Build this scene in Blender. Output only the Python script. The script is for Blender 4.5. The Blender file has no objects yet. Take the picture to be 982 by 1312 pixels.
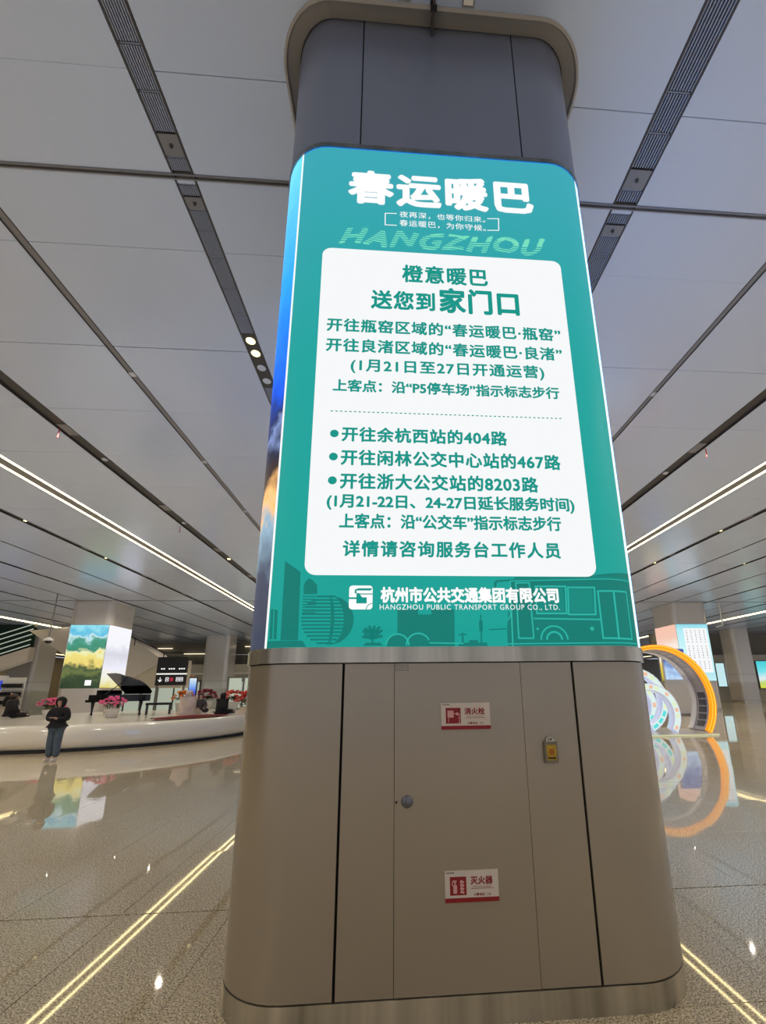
import bpy, bmesh, math, random
from mathutils import Matrix, Vector, Euler
random.seed(7)
SC = bpy.context.scene
PI = math.pi
# ------------------------------------------------------------ camera, world, lights, exposure
cd = bpy.data.cameras.new('camera'); cam = bpy.data.objects.new('camera', cd)
SC.collection.objects.link(cam); SC.camera = cam
cd.sensor_fit = 'HORIZONTAL'; cd.sensor_width = 36.0
cd.lens = 532.155 * 36.0 / 982.0
cd.shift_x = (491 - 539.93) / 982.0; cd.shift_y = (752.43 - 656) / 982.0
cd.clip_start = 0.05; cd.clip_end = 400
_R = Matrix(((0.99763847, 0.01215299, -0.06760015), (0.00442398, 0.97080772, 0.23981825), (0.06854125, -0.23955097, 0.96846137)))
_r = Vector(_R[0]); _dn = Vector(_R[1]); _f = Vector(_R[2])
def _w(v): return Vector((v[0], v[2], -v[1]))
r_, u_, b_ = _w(_r), -_w(_dn), -_w(_f)
cam.matrix_world = Matrix(((r_.x, u_.x, b_.x, 0), (r_.y, u_.y, b_.y, 0), (r_.z, u_.z, b_.z, 1.75), (0, 0, 0, 1)))
wd = bpy.data.worlds.new('world'); SC.world = wd; wd.use_nodes = True
wd.node_tree.nodes['Background'].inputs[0].default_value = (0.80, 0.86, 1.0, 1)
wd.node_tree.nodes['Background'].inputs[1].default_value = 0.55
SC.view_settings.view_transform = 'Standard'; SC.view_settings.look = 'None'
SC.view_settings.gamma = 1.0; SC.view_settings.use_curve_mapping = False
SC.view_settings.exposure = 0.0
try:
    SC.cycles.use_denoising = True; SC.cycles.max_bounces = 8; SC.cycles.diffuse_bounces = 5
    SC.cycles.caustics_reflective = False; SC.cycles.sample_clamp_indirect = 6.0
except Exception: pass
HC = 8.14
LAMP_STRENGTH = 12.0
def spot(x, y, power, col=(1, .88, .72), ang=150, z=HC - .05):
    l = bpy.data.lights.new('downlight_or_fill', 'SPOT'); l.energy = power; l.color = col
    l.spot_size = math.radians(ang); l.spot_blend = 1.0; l.shadow_soft_size = 0.03
    o = bpy.data.objects.new('downlight_or_fill', l); SC.collection.objects.link(o); o.location = (x, y, z); return o
for _x in (-30, -19.4, -13.9, -8.1, 8.42, 13.9, 19.0, 30):
    for _y in (-12, -5, 2, 9.5, 18, 28, 40):
        spot(_x, _y, 420)
for _y in (-9, -3):
    for _x in (-2.68, 3.12): spot(_x, _y, 110)
for _x, _y in ((-21, 24), (22.5, 24), (-36, 36), (37, 38), (46, 40), (-10, 42), (-25, 34), (-17, 30), (30, 28), (14, 24)): spot(_x, _y, 420)  # extra spots added to brighten the far columns and walls, not real fittings
for _y in (6.655, 6.954): spot(-2.68, _y, 60, (1, .84, .55))

_up = bpy.data.lights.new('added_bounce_fill', 'AREA'); _up.shape = 'RECTANGLE'; _up.size = 90; _up.size_y = 90; _up.energy = 4700; _up.color = (.92, .93, .96)  # added upward fill in place of floor bounce; no such lamp in the hall
_uo = bpy.data.objects.new('added_bounce_fill', _up); SC.collection.objects.link(_uo); _uo.location = (0, 30, 2.1); _uo.rotation_euler = (PI, 0, 0)

# ------------------------------------------------------------ helpers
def lin(c):
    return tuple(((v / 12.92) if v <= .04045 else ((v + .055) / 1.055) ** 2.4) for v in c)
def C8(r, g, b): return lin((r / 255., g / 255., b / 255.))
WM = {}
def tagp(o, label=None, cat=None, group=None, kind=None):
    if label: o['label'] = label
    if cat: o['category'] = cat
    if group: o['group'] = group
    if kind: o['kind'] = kind
    return o
def empty(name, loc, rz=0, label=None, cat=None, group=None):
    o = bpy.data.objects.new(name, None); SC.collection.objects.link(o); o.empty_display_size = .1
    o.location = loc; o.rotation_euler = (0, 0, rz)
    WM[o] = Matrix.Translation(loc) @ Matrix.Rotation(rz, 4, 'Z')
    return tagp(o, label, cat, group)
def mat(name, col, rough=.5, metal=0., emis=None, estr=1., spec=.5, noise=None, bump=None, aniso=None):
    m = bpy.data.materials.new(name); m.use_nodes = True; nt = m.node_tree; b = nt.nodes['Principled BSDF']
    b.inputs['Base Color'].default_value = (*col, 1); b.inputs['Roughness'].default_value = rough
    b.inputs['Metallic'].default_value = metal; b.inputs['Specular IOR Level'].default_value = spec
    if emis:
        b.inputs['Emission Color'].default_value = (*emis, 1); b.inputs['Emission Strength'].default_value = estr
    if noise or bump:
        tc = nt.nodes.new('ShaderNodeTexCoord'); nz = nt.nodes.new('ShaderNodeTexNoise')
        nt.links.new(tc.outputs['Object'], nz.inputs['Vector'])
        nz.inputs['Scale'].default_value = (noise or bump)[0]; nz.inputs['Detail'].default_value = 4
    if noise:
        rp = nt.nodes.new('ShaderNodeValToRGB'); k = noise[1]
        rp.color_ramp.elements[0].position = .3; rp.color_ramp.elements[1].position = .7
        rp.color_ramp.elements[0].color = (*[v * (1 - k) for v in col], 1)
        rp.color_ramp.elements[1].color = (*[min(1, v * (1 + k)) for v in col], 1)
        nt.links.new(nz.outputs['Fac'], rp.inputs['Fac']); nt.links.new(rp.outputs['Color'], b.inputs['Base Color'])
    if bump:
        bp = nt.nodes.new('ShaderNodeBump'); bp.inputs['Strength'].default_value = bump[1]; bp.inputs['Distance'].default_value = bump[2]
        nt.links.new(nz.outputs['Fac'], bp.inputs['Height']); nt.links.new(bp.outputs['Normal'], b.inputs['Normal'])
    return m
def emit(name, col, s=1.0):
    return mat(name, (0.01, .01, .01), .6, 0, col, s, spec=.1)
class MB:
    def __init__(s): s.v = []; s.f = []; s.sm = []
    def add(s, vs, fs, smooth=False):
        n = len(s.v); s.v += [tuple(v) for v in vs]
        for f in fs: s.f.append(tuple(i + n for i in f)); s.sm.append(smooth)
        return s
    def box(s, x0, x1, y0, y1, z0, z1):
        vs = [(x, y, z) for z in (z0, z1) for y in (y0, y1) for x in (x0, x1)]
        return s.add(vs, [(0, 2, 3, 1), (4, 5, 7, 6), (0, 1, 5, 4), (2, 6, 7, 3), (0, 4, 6, 2), (1, 3, 7, 5)])
    def obox(s, p0, p1, w, h, up=(0, 0, 1)):
        p0, p1 = Vector(p0), Vector(p1); d = (p1 - p0).normalized(); up = Vector(up)
        sd = d.cross(up)
        if sd.length < 1e-4: sd = d.cross(Vector((1, 0, 0)))
        sd.normalize(); u = sd.cross(d).normalized()
        vs = []
        for p in (p0, p1):
            for a, b in ((-1, -1), (1, -1), (1, 1), (-1, 1)): vs.append(p + sd * a * w / 2 + u * b * h / 2)
        return s.add(vs, [(0, 1, 2, 3), (7, 6, 5, 4), (0, 4, 5, 1), (1, 5, 6, 2), (2, 6, 7, 3), (3, 7, 4, 0)])
    def cyl(s, p0, p1, r0, r1=None, n=12, caps=True):
        r1 = r0 if r1 is None else r1
        p0, p1 = Vector(p0), Vector(p1); d = (p1 - p0).normalized()
        a = d.orthogonal().normalized(); b = d.cross(a)
        vs = [p + (a * math.cos(2 * PI * i / n) + b * math.sin(2 * PI * i / n)) * r for p, r in ((p0, r0), (p1, r1)) for i in range(n)]
        s.add(vs, [(i, (i + 1) % n, n + (i + 1) % n, n + i) for i in range(n)], True)
        if caps: s.add(vs[:n], [tuple(range(n - 1, -1, -1))]); s.add(vs[n:], [tuple(range(n))])
        return s
    def lathe(s, c, prof, n=16, sx=1, sy=1):
        k = len(prof)
        vs = [(c[0] + r * sx * math.cos(2 * PI * i / n), c[1] + r * sy * math.sin(2 * PI * i / n), c[2] + z) for i in range(n) for r, z in prof]
        return s.add(vs, [(i * k + j, ((i + 1) % n) * k + j, ((i + 1) % n) * k + j + 1, i * k + j + 1) for i in range(n) for j in range(k - 1)], True)
    def prism(s, poly, z0, z1):
        n = len(poly)
        s.add([(x, y, z0) for x, y in poly], [tuple(range(n - 1, -1, -1))]); s.add([(x, y, z1) for x, y in poly], [tuple(range(n))])
        return s.add([(x, y, z) for z in (z0, z1) for x, y in poly], [(i, (i + 1) % n, n + (i + 1) % n, n + i) for i in range(n)])
    def ball(s, c, r, n=8, m=6, sz=(1, 1, 1)):
        vs = [(c[0], c[1], c[2] - r * sz[2])]
        for j in range(1, m):
            t = -PI / 2 + PI * j / m
            for i in range(n): vs.append((c[0] + r * sz[0] * math.cos(t) * math.cos(2 * PI * i / n), c[1] + r * sz[1] * math.cos(t) * math.sin(2 * PI * i / n), c[2] + r * sz[2] * math.sin(t)))
        vs.append((c[0], c[1], c[2] + r * sz[2])); L = len(vs) - 1; fs = []
        for i in range(n):
            fs.append((0, 1 + (i + 1) % n, 1 + i)); fs.append((L, L - n + i, L - n + (i + 1) % n))
            for j in range(m - 2): a = 1 + j * n; fs.append((a + i, a + (i + 1) % n, a + n + (i + 1) % n, a + n + i))
        return s.add(vs, fs, True)
    def build(s, name, m, parent=None, world=False, label=None, kind=None):
        me = bpy.data.meshes.new(name); vs = s.v
        if world and parent is not None:
            I = WM[parent].inverted(); vs = [tuple(I @ Vector(v)) for v in vs]
        me.from_pydata(vs, [], s.f); me.polygons.foreach_set('use_smooth', s.sm); me.update()
        me.materials.append(m)
        o = bpy.data.objects.new(name, me); SC.collection.objects.link(o)
        if parent is not None: o.parent = parent; WM[o] = WM[parent]
        else: WM[o] = Matrix()
        if label: o['label'] = label
        if kind: o['kind'] = kind
        return o
def copy_tree(o, parent=None, loc=None, rz=None):
    c = o.copy(); SC.collection.objects.link(c); c.parent = parent
    if loc is not None: c.location = loc
    if rz is not None: c.rotation_euler = (0, 0, rz)
    for ch in list(o.children): copy_tree(ch, c)
    return c
def bake(o):
    dg = bpy.context.evaluated_depsgraph_get(); e = o.evaluated_get(dg)
    return bpy.data.meshes.new_from_object(e)

# ------------------------------------------------------------ materials
def granite():
    m = mat('speckled_granite', C8(168, 158, 138), .13); nt = m.node_tree; b = nt.nodes['Principled BSDF']; L = nt.links.new
    g = nt.nodes.new('ShaderNodeNewGeometry')
    def ns(scale, det):
        n = nt.nodes.new('ShaderNodeTexNoise'); n.inputs['Scale'].default_value = scale; n.inputs['Detail'].default_value = det
        L(g.outputs['Position'], n.inputs['Vector']); return n
    n1, n2, n3 = ns(95, 3), ns(38, 3), ns(.8, 2)
    r1 = nt.nodes.new('ShaderNodeValToRGB'); e = r1.color_ramp.elements
    e[0].position = .36; e[0].color = (*C8(118, 103, 78), 1); e[1].position = .62; e[1].color = (*C8(252, 242, 214), 1)
    r1.color_ramp.elements.new(.5).color = (*C8(216, 200, 168), 1)
    r2 = nt.nodes.new('ShaderNodeValToRGB'); e = r2.color_ramp.elements
    e[0].position = .3; e[0].color = (.70, .68, .66, 1); e[1].position = .7; e[1].color = (1.12, 1.08, 1.02, 1)
    L(n1.outputs['Fac'], r1.inputs['Fac']); L(n2.outputs['Fac'], r2.inputs['Fac'])
    mx = nt.nodes.new('ShaderNodeMix'); mx.data_type = 'RGBA'; mx.blend_type = 'MULTIPLY'; mx.inputs[0].default_value = .8
    L(r1.outputs['Color'], mx.inputs[6]); L(r2.outputs['Color'], mx.inputs[7])
    L(mx.outputs[2], b.inputs['Base Color'])
    mr = nt.nodes.new('ShaderNodeMapRange'); mr.inputs[3].default_value = .02; mr.inputs[4].default_value = .045
    L(n3.outputs['Fac'], mr.inputs[0]); L(mr.outputs[0], b.inputs['Roughness'])
    b.inputs['Specular IOR Level'].default_value = .9
    return m
M = {}
M['granite'] = granite()
M['joint'] = mat('dark_joint', C8(60, 54, 46), .8)
M['panel'] = mat('satin_ceiling_panel', C8(186, 196, 215), .24, .40, noise=(.35, .03))
M['dark'] = mat('dark_void', C8(30, 29, 30), .8)
M['slot'] = mat('dark_slot', C8(58, 53, 50), .55)
M['slat'] = mat('grey_slat', C8(140, 144, 158), .4, .3)
M['plate'] = mat('grey_plate', C8(122, 119, 118), .5)
M['chrome'] = mat('chrome', C8(210, 208, 200), .18, 1.)
def brushed(name, col, rough):
    m = mat(name, col, rough, .72); nt = m.node_tree; b = nt.nodes['Principled BSDF']; L = nt.links.new
    tc = nt.nodes.new('ShaderNodeTexCoord'); mp = nt.nodes.new('ShaderNodeMapping'); mp.inputs['Scale'].default_value = (3, 3, .06)
    n = nt.nodes.new('ShaderNodeTexNoise'); n.inputs['Scale'].default_value = 2.2; n.inputs['Detail'].default_value = 3
    L(tc.outputs['Object'], mp.inputs[0]); L(mp.outputs[0], n.inputs['Vector'])
    r = nt.nodes.new('ShaderNodeValToRGB'); r.color_ramp.elements[0].position = .3; r.color_ramp.elements[1].position = .72
    r.color_ramp.elements[0].color = (*[v * .55 for v in col], 1); r.color_ramp.elements[1].color = (*[min(1, v * 1.25) for v in col], 1)
    L(n.outputs['Fac'], r.inputs[0]); L(r.outputs[0], b.inputs['Base Color'])
    return m
M['steel'] = brushed('brushed_steel', C8(214, 206, 190), .26)
M['steeldark'] = brushed('dark_steel', C8(130, 132, 140), .3)
M['cab'] = mat('beige_grey_metal', C8(174, 162, 146), .23, .42, noise=(1.3, .03))
M['upper'] = mat('blue_grey_metal', C8(140, 148, 172), .36, .5, noise=(.9, .03))
M['colgrey'] = mat('column_grey_metal', C8(212, 206, 200), .26, .3)
M['white'] = mat('gloss_white', C8(232, 226, 214), .16)
M['whitem'] = mat('matt_white', C8(225, 222, 216), .6)
M['black'] = mat('gloss_black', C8(18, 17, 18), .15)
M['blackm'] = mat('matt_black', C8(24, 23, 26), .8)
M['collar'] = mat('grey_collar', C8(150, 146, 142), .55)
M['lamp'] = emit('warm_lamp', (1.0, .80, .40), LAMP_STRENGTH)
M['spotlit'] = emit('lit_spot', (1.0, .84, .42), 2.6)
M['glassplate'] = mat('frosted_disc', C8(190, 190, 192), .3)

# ------------------------------------------------------------ floor
STRIPS = [(-2.68, .27, 'grille'), (-5.38, .13, 'thin'), (-8.13, .34, 'wide'), (-11.0, .50, 'lamp'), (-13.95, .24, 'wide'), (-16.7, .08, 'thin'), (-19.35, .2, 'wide'), (-21.9, .08, 'thin'),
          (-24.8, .2, 'wide'), (-27.5, .08, 'thin'), (-30.1, .24, 'wide'), (-32.9, .5, 'lamp'), (-35.7, .24, 'wide'), (-38.5, .08, 'thin'), (-41.2, .2, 'wide'), (-44, .08, 'thin'), (-46.8, .2, 'wide'), (-52, .24, 'wide'), (-55, .5, 'lamp'),
          (.35, .02, 'seam'), (3.14, .33, 'grille'), (5.83, .11, 'thin'), (8.42, .34, 'wide'), (11.2, .50, 'lamp'), (13.95, .24, 'wide'), (16.7, .08, 'thin'), (19.0, .2, 'wide'), (21.75, .08, 'thin'),
          (24.6, .2, 'wide'), (27.3, .08, 'thin'), (30.1, .24, 'wide'), (33.1, .5, 'lamp'), (35.9, .24, 'wide'), (38.7, .08, 'thin'), (41.3, .2, 'wide'), (44.1, .08, 'thin'), (46.9, .2, 'wide'), (52, .24, 'wide'), (55, .5, 'lamp')]
STRIPS.sort()
CX, YF, CW, CR = .42, 2.70, 1.43, .43
CY = YF + CW
floor = tagp(MB().box(-62, 66, -22, 98, -.3, -.012).build('floor', M['joint']), kind='structure')
def inview(x, y):
    return y > 2.0 and (-1.02 * (y + 1.2)) < x < (.88 * (y + 1.2))
cells = []
PX, PY = .9, 1.35
for i in range(-45, 46):
    for j in range(-8, 32):
        x0 = -1.3 + i * PX; y0 = 4.08 + j * PY
        cx_, cy_ = x0 + PX / 2, y0 + PY / 2
        if abs(cx_ - CX) < CW - .55 and abs(cy_ - CY) < CW - .7: continue
        hid = (-.33 * cy_ < cx_ < .62 * cy_) and cy_ > 2.6
        cells.append((0 if (inview(cx_, cy_) and not hid) else 1, cy_ * cy_ + cx_ * cx_ * .5, x0, y0))
cells.sort()
tm = None
rest = MB()
for k, (h, _, x0, y0) in enumerate(cells):
    g0 = .002; gy0 = .008 if abs(y0 - 4.08) < .01 else .002
    gy1 = .008 if abs(y0 + PY - 4.08) < .01 else .002
    tx, ty = random.gauss(0, .0009), random.gauss(0, .0012)
    if k < 295 and h == 0:
        if tm is None or gy0 != .002 or gy1 != .002:
            b = MB(); X0, X1, Y0, Y1 = -PX / 2 + g0, PX / 2 - g0, -PY / 2 + gy0, PY / 2 - gy1
            c = .0015
            b.add([(X0, Y0, -.012), (X1, Y0, -.012), (X1, Y1, -.012), (X0, Y1, -.012), (X0, Y0, -c), (X1, Y0, -c), (X1, Y1, -c), (X0, Y1, -c),
                   (X0 + c, Y0 + c, 0), (X1 - c, Y0 + c, 0), (X1 - c, Y1 - c, 0), (X0 + c, Y1 - c, 0)],
                  [(0, 1, 5, 4), (1, 2, 6, 5), (2, 3, 7, 6), (3, 0, 4, 7), (4, 5, 9, 8), (5, 6, 10, 9), (6, 7, 11, 10), (7, 4, 8, 11), (8, 9, 10, 11)])
            o = b.build('tile', M['granite'], floor)
            if gy0 == .002 and gy1 == .002: tm = o.data
        else:
            o = bpy.data.objects.new('tile', tm); SC.collection.objects.link(o); o.parent = floor
        o.location = (x0 + PX / 2, y0 + PY / 2, 0); o.rotation_euler = (ty * .8, tx, 0)
    else:
        X0, X1, Y0, Y1 = x0 + g0, x0 + PX - g0, y0 + gy0, y0 + PY - gy1
        zz = [-(tx * a) + ty * b * .8 for a, b in ((-.45, -.67), (.45, -.67), (.45, .67), (-.45, .67))]
        rest.add([(X0, Y0, -.012), (X1, Y0, -.012), (X1, Y1, -.012), (X0, Y1, -.012), (X0, Y0, zz[0]), (X1, Y0, zz[1]), (X1, Y1, zz[2]), (X0, Y1, zz[3])],
                 [(0, 1, 5, 4), (1, 2, 6, 5), (2, 3, 7, 6), (3, 0, 4, 7), (4, 5, 6, 7)])
x_l, x_r, y_b, y_f = -1.3 - 45 * PX, -1.3 + 46 * PX, 4.08 - 8 * PY, 4.08 + 32 * PY
rest.box(-61, x_l, -20, 96, -.012, 0); rest.box(x_r, 65, -20, 96, -.012, 0); rest.box(x_l, x_r, y_f, 96, -.012, 0); rest.box(x_l, x_r, -20, y_b, -.012, 0)
tagp(rest.build('distant_tiles', M['granite'], floor), kind='stuff')

# ------------------------------------------------------------ ceiling
ceil = tagp(MB().box(-62, 66, -22, 98, HC + .35, HC + .6).build('ceiling', M['dark']), kind='structure')
rows = []
for e in (-21.97, 4.08, 30.2, 56.3, 82.4):
    g = .022
    ys = [e + g, e + .95]; y = e + .95
    while y + 1.9 < e + 26.06 - 1.2: y += 1.9; ys.append(y)
    ys.append(e + 26.06 - .95); ys.append(e + 26.06 - g)
    for k in range(len(ys) - 1): rows.append((ys[k] + (.0015 if k else 0), ys[k + 1] - (.0015 if k < len(ys) - 2 else 0)))
rows = [r for r in rows if r[1] < 97]
bays = []
edges = [(-58.0, 0, 'end')] + STRIPS + [(60.0, 0, 'end')]
for a, b in zip(edges[:-1], edges[1:]): bays.append((a[0] + a[1] / 2, b[0] - b[1] / 2))
pc = []
for bx0, bx1 in bays:
    for ry0, ry1 in rows:
        cx_, cy_ = (bx0 + bx1) / 2, (ry0 + ry1) / 2
        v = cy_ > 1.2 and abs(cx_) < 1.15 * cy_ + 3
        pc.append((0 if v else 1, math.hypot(cx_, cy_), bx0, bx1, ry0, ry1))
pc.sort()
HX0, HX1, HY0, HY1, HR = CX - CW - .15, CX + CW + .15, YF - .17, YF + 2 * CW + .17, .58
def rrect(x0, x1, y0, y1, r, n=10):
    p = []
    for cx_, cy_, a0 in ((x1 - r, y0 + r, -90), (x1 - r, y1 - r, 0), (x0 + r, y1 - r, 90), (x0 + r, y0 + r, 180)):
        for i in range(n + 1): a = math.radians(a0 + 90 * i / n); p.append((cx_ + r * math.cos(a), cy_ + r * math.sin(a)))
    return p
cut = MB().prism(rrect(HX0, HX1, HY0, HY1, HR), HC - .3, HC + .3).build('cutter', M['panel'])
def bevelpanel(x0, x1, y0, y1, z=HC, c=.006, t=.03):
    return MB().add([(x0, y0, z + t), (x1, y0, z + t), (x1, y1, z + t), (x0, y1, z + t), (x0, y0, z + c), (x1, y0, z + c), (x1, y1, z + c), (x0, y1, z + c),
                     (x0 + c, y0 + c, z), (x1 - c, y0 + c, z), (x1 - c, y1 - c, z), (x0 + c, y1 - c, z)],
                    [(4, 5, 1, 0), (5, 6, 2, 1), (6, 7, 3, 2), (7, 4, 0, 3), (8, 9, 5, 4), (9, 10, 6, 5), (10, 11, 7, 6), (11, 8, 4, 7), (11, 10, 9, 8), (0, 1, 2, 3)])
crest = MB(); cache = {}
for k, (h, _, x0, x1, y0, y1) in enumerate(pc):
    hole = x1 > HX0 and x0 < HX1 and y1 > HY0 and y0 < HY1
    if hole:
        o = bevelpanel(x0, x1, y0, y1).build('panel', M['panel'], ceil)
        md = o.modifiers.new('b', 'BOOLEAN'); md.object = cut; md.operation = 'DIFFERENCE'; md.solver = 'EXACT'
        bpy.context.view_layer.update(); me = bake(o); o.modifiers.clear(); o.data = me
        if len(me.polygons) == 0: bpy.data.objects.remove(o)
    elif k < 285:
        key = (round(x1 - x0, 3), round(y1 - y0, 3)); hx, hy = (x1 - x0) / 2, (y1 - y0) / 2
        if key not in cache:
            o = bevelpanel(-hx, hx, -hy, hy).build('panel', M['panel'], ceil); cache[key] = o.data
        else:
            o = bpy.data.objects.new('panel', cache[key]); SC.collection.objects.link(o); o.parent = ceil
        o.location = (x0 + hx, y0 + hy, 0)
        o.rotation_euler = (random.gauss(0, .0004), 0, 0)
    else:
        crest.box(x0, x1, y0, y1, HC, HC + .03)
tagp(crest.build('distant_panels', M['panel'], ceil), kind='stuff')
bpy.data.objects.remove(cut)
# edge lips of the joint at the column row: bright thin rails either side
for e in (4.08, 30.2):
    b = MB()
    for s in (-1, 1):
        for x0, x1 in ((-58, HX0), (HX1, 60)): b.box(x0, x1, e + s * .024 - .008, e + s * .024 + .008, HC - .012, HC + .04)
    for x0, x1 in ((-58, HX0), (HX1, 60)): b.box(x0, x1, e - .016, e + .016, HC + .02, HC + .04)
    b.build('joint_rail', M['plate'], ceil)
# strips as things
side = {True: 'left', False: 'right'}
def strip_name(x):
    return 'left' if x < 0 else 'right'
wl = [s for s in STRIPS]
LAB = {}
nth = ['nearest', 'second', 'third', 'fourth', 'fifth', 'sixth', 'seventh', 'eighth', 'ninth', 'tenth']
for sd in (-1, 1):
    for kind in ('grille', 'thin', 'wide', 'lamp'):
        q = sorted([s for s in STRIPS if s[2] == kind and s[0] * sd > 0], key=lambda s: abs(s[0]))
        for i, s in enumerate(q): LAB[s[0]] = (nth[i] if kind != 'grille' else '', strip_name(s[0]))
for x, w, kind in STRIPS:
    if kind == 'seam': continue
    if abs(x) > 40: ylo, yhi = 20, 95
    else: ylo, yhi = (-20, 56) if kind != 'lamp' else (-20, 95)
    n_, sd = LAB[x]
    if kind == 'grille':
        t = empty('ceiling_vent', (x, 0, HC), 0, 'slatted grey air vent running along the ceiling %s of the column' % sd, 'vent', 'slatted ceiling vents beside the column')
        fr = MB()
        for s_ in (-1, 1): fr.box(s_ * (w / 2 - .012) - .012, s_ * (w / 2 - .012) + .012, ylo, yhi, -.004, .05)
        fr.build('frame', M['slot'], t)
        MB().box(-w / 2, w / 2, ylo, yhi, .12, .14).build('backing', M['dark'], t)
        segs = [(-4, -1.5), (-1.5, 1.0), (1.0, 2.95), (2.95, 3.3), (3.3, 3.65), (3.88, 4.03), (4.165, 4.3), (4.46, 4.72), (4.72, 5.1), (5.1, 5.6), (5.6, 6.1), (6.1, 6.5), (7.9, 9.9), (9.9, 12), (12, 14), (14, 17), (17, 21), (21, 26)]
        for a, b2 in segs:
            g = MB(); n = 9
            for i in range(n):
                xx = -w / 2 + .03 + (w - .06) * i / (n - 1)
                g.box(xx - .008, xx + .008, a + .012, b2 - .012, .0, .03)
            g.box(-w / 2 + .02, w / 2 - .02, a, a + .012, .012, .03)
            g.build('slat_grille', M['slat'], t)
        MB().box(-w / 2, w / 2, 4.115, 4.155, -.002, .02).build('end_plate', M['panel'], t)
        for a, b2 in ((3.66, 3.87), (4.31, 4.45)):
            p = MB().box(-w / 2 + .02, w / 2 - .02, a, b2, -.002, .02).build('cover_plate', M['plate'], t)
            MB().lathe((.0, (a + b2) / 2, -.03), [(0, 0), (.016, .0), (.022, .028)], 12).build('sensor', M['slot'], p)
        if x < 0:
            p = MB().box(-w / 2 + .02, w / 2 - .02, 6.5, 7.9, .0, .02).build('cover_plate', M['slot'], t)
            for yy, mm in ((6.655, 'spotlit'), (6.954, 'spotlit'), (7.33, 'glassplate'), (7.70, 'glassplate')):
                MB().lathe((0, yy, -.006), [(0, 0), (.06, 0), (.075, -.004), (.085, .006)], 20).build('spotlight', M[mm], p)
        else:
            MB().box(-w / 2 + .02, w / 2 - .02, 6.5, 7.9, .0, .02).build('cover_plate', M['slot'], t)
        if x < 0: t['label'] = 'slatted air vent with two lit spotlights in ceiling left of the column'
        else: t['label'] = 'slatted air vent without lights in ceiling right of the column'
    elif kind in ('thin', 'wide'):
        t = empty('ceiling_channel', (x, 0, HC), 0, '%s %s dark recessed channel in ceiling, %s side of the column' % (n_, 'narrow' if kind == 'thin' else 'wide', sd), 'ceiling channel', 'dark recessed ceiling channels')
        fr = MB()
        for s_ in (-1, 1): fr.box(s_ * (w / 2) - .008, s_ * (w / 2) + .008, ylo, yhi, -.004, .1)
        fr.build('edge_trim', M['slot'], t)
        MB().box(-w / 2, w / 2, ylo, yhi, .05 if kind == 'wide' else .012, .07).build('backing', M['slot'] if kind == 'wide' else M['plate'], t)
        if kind == 'wide':
            yy = 9.5
            for k in range(5):
                MB().box(-w * .35, w * .35, yy, yy + .45, .03, .05).build('access_plate', M['plate'], t)
                sp = MB().lathe((0, yy + 1.6, .012), [(0, 0), (w * .2, 0), (w * .24, .03)], 10).build('spotlight', M['spotlit'] if (abs(x) < 9 and k in (2, 3)) or (abs(x) > 12 and k < 3) else M['glassplate'], t)
                yy += 4.6
        else:
            for k in range(4): MB().box(-w * .5, w * .5, 7.6 + 3.4 * k, 7.72 + 3.4 * k, .0, .04).build('clip', M['glassplate'], t)
    else:
        t = empty('linear_lamp', (x, 0, HC), 0, '%s warm white double-line ceiling lamp on the %s side of the hall' % (n_, sd), 'ceiling lamp', 'warm linear ceiling lamps')
        MB().box(-w / 2, w / 2, ylo, yhi, .002, .03).build('housing', M['plate'], t)
        for s_ in (-1, 1):
            MB().box(s_ * w * .42 - .04, s_ * w * .42 + .04, ylo, yhi, -.004, .002).build('diffuser', M['lamp'], t)
# red sprinkler rods under wide channels
M['red'] = mat('red_paint', C8(170, 40, 35), .5)
for i, (x, y, lb) in enumerate(((-8.27, 9.65, 'left, nearer'), (-8.4, 16.0, 'left, farther'), (8.64, 9.7, 'right'))):
    t = empty('sprinkler', (x, y, HC), 0, 'thin red sprinkler hanging below the ceiling channel, %s' % lb, 'sprinkler', 'red sprinklers')
    MB().cyl((0, 0, .02), (0, 0, -.22), .012, n=6).build('pipe', M['red'], t)
    MB().lathe((0, 0, -.25), [(0, 0), (.03, .01), (.012, .035)], 8).build('nozzle', M['red'], t)
for i, x in enumerate((.09, .70)):
    t = empty('ceiling_hatch', (x, 2.45, HC), 0, 'small square hatch in the ceiling just %s of the column seam' % ('left' if i == 0 else 'right'), 'hatch', 'small square ceiling hatches')
    MB().box(-.06, .06, -.06, .06, -.006, .01).build('frame', M['plate'], t)
    MB().box(-.045, .045, -.045, .045, -.009, -.005).build('cover', M['whitem'], t)
MB().box(.338, .362, -20, HY0, HC + .02, HC + .05).build('seam_strip', M['slot'], ceil)
t = empty('ceiling_bracket', (.37, 2.6, HC), 0, 'small dark bracket hanging at the ceiling seam above the column front', 'bracket')
MB().box(-.012, .012, -.12, .10, -.04, .1).build('bar', M['slot'], t)
MB().box(-.03, .03, -.1, -.06, -.05, -.03).build('clip', M['blackm'], t)
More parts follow.
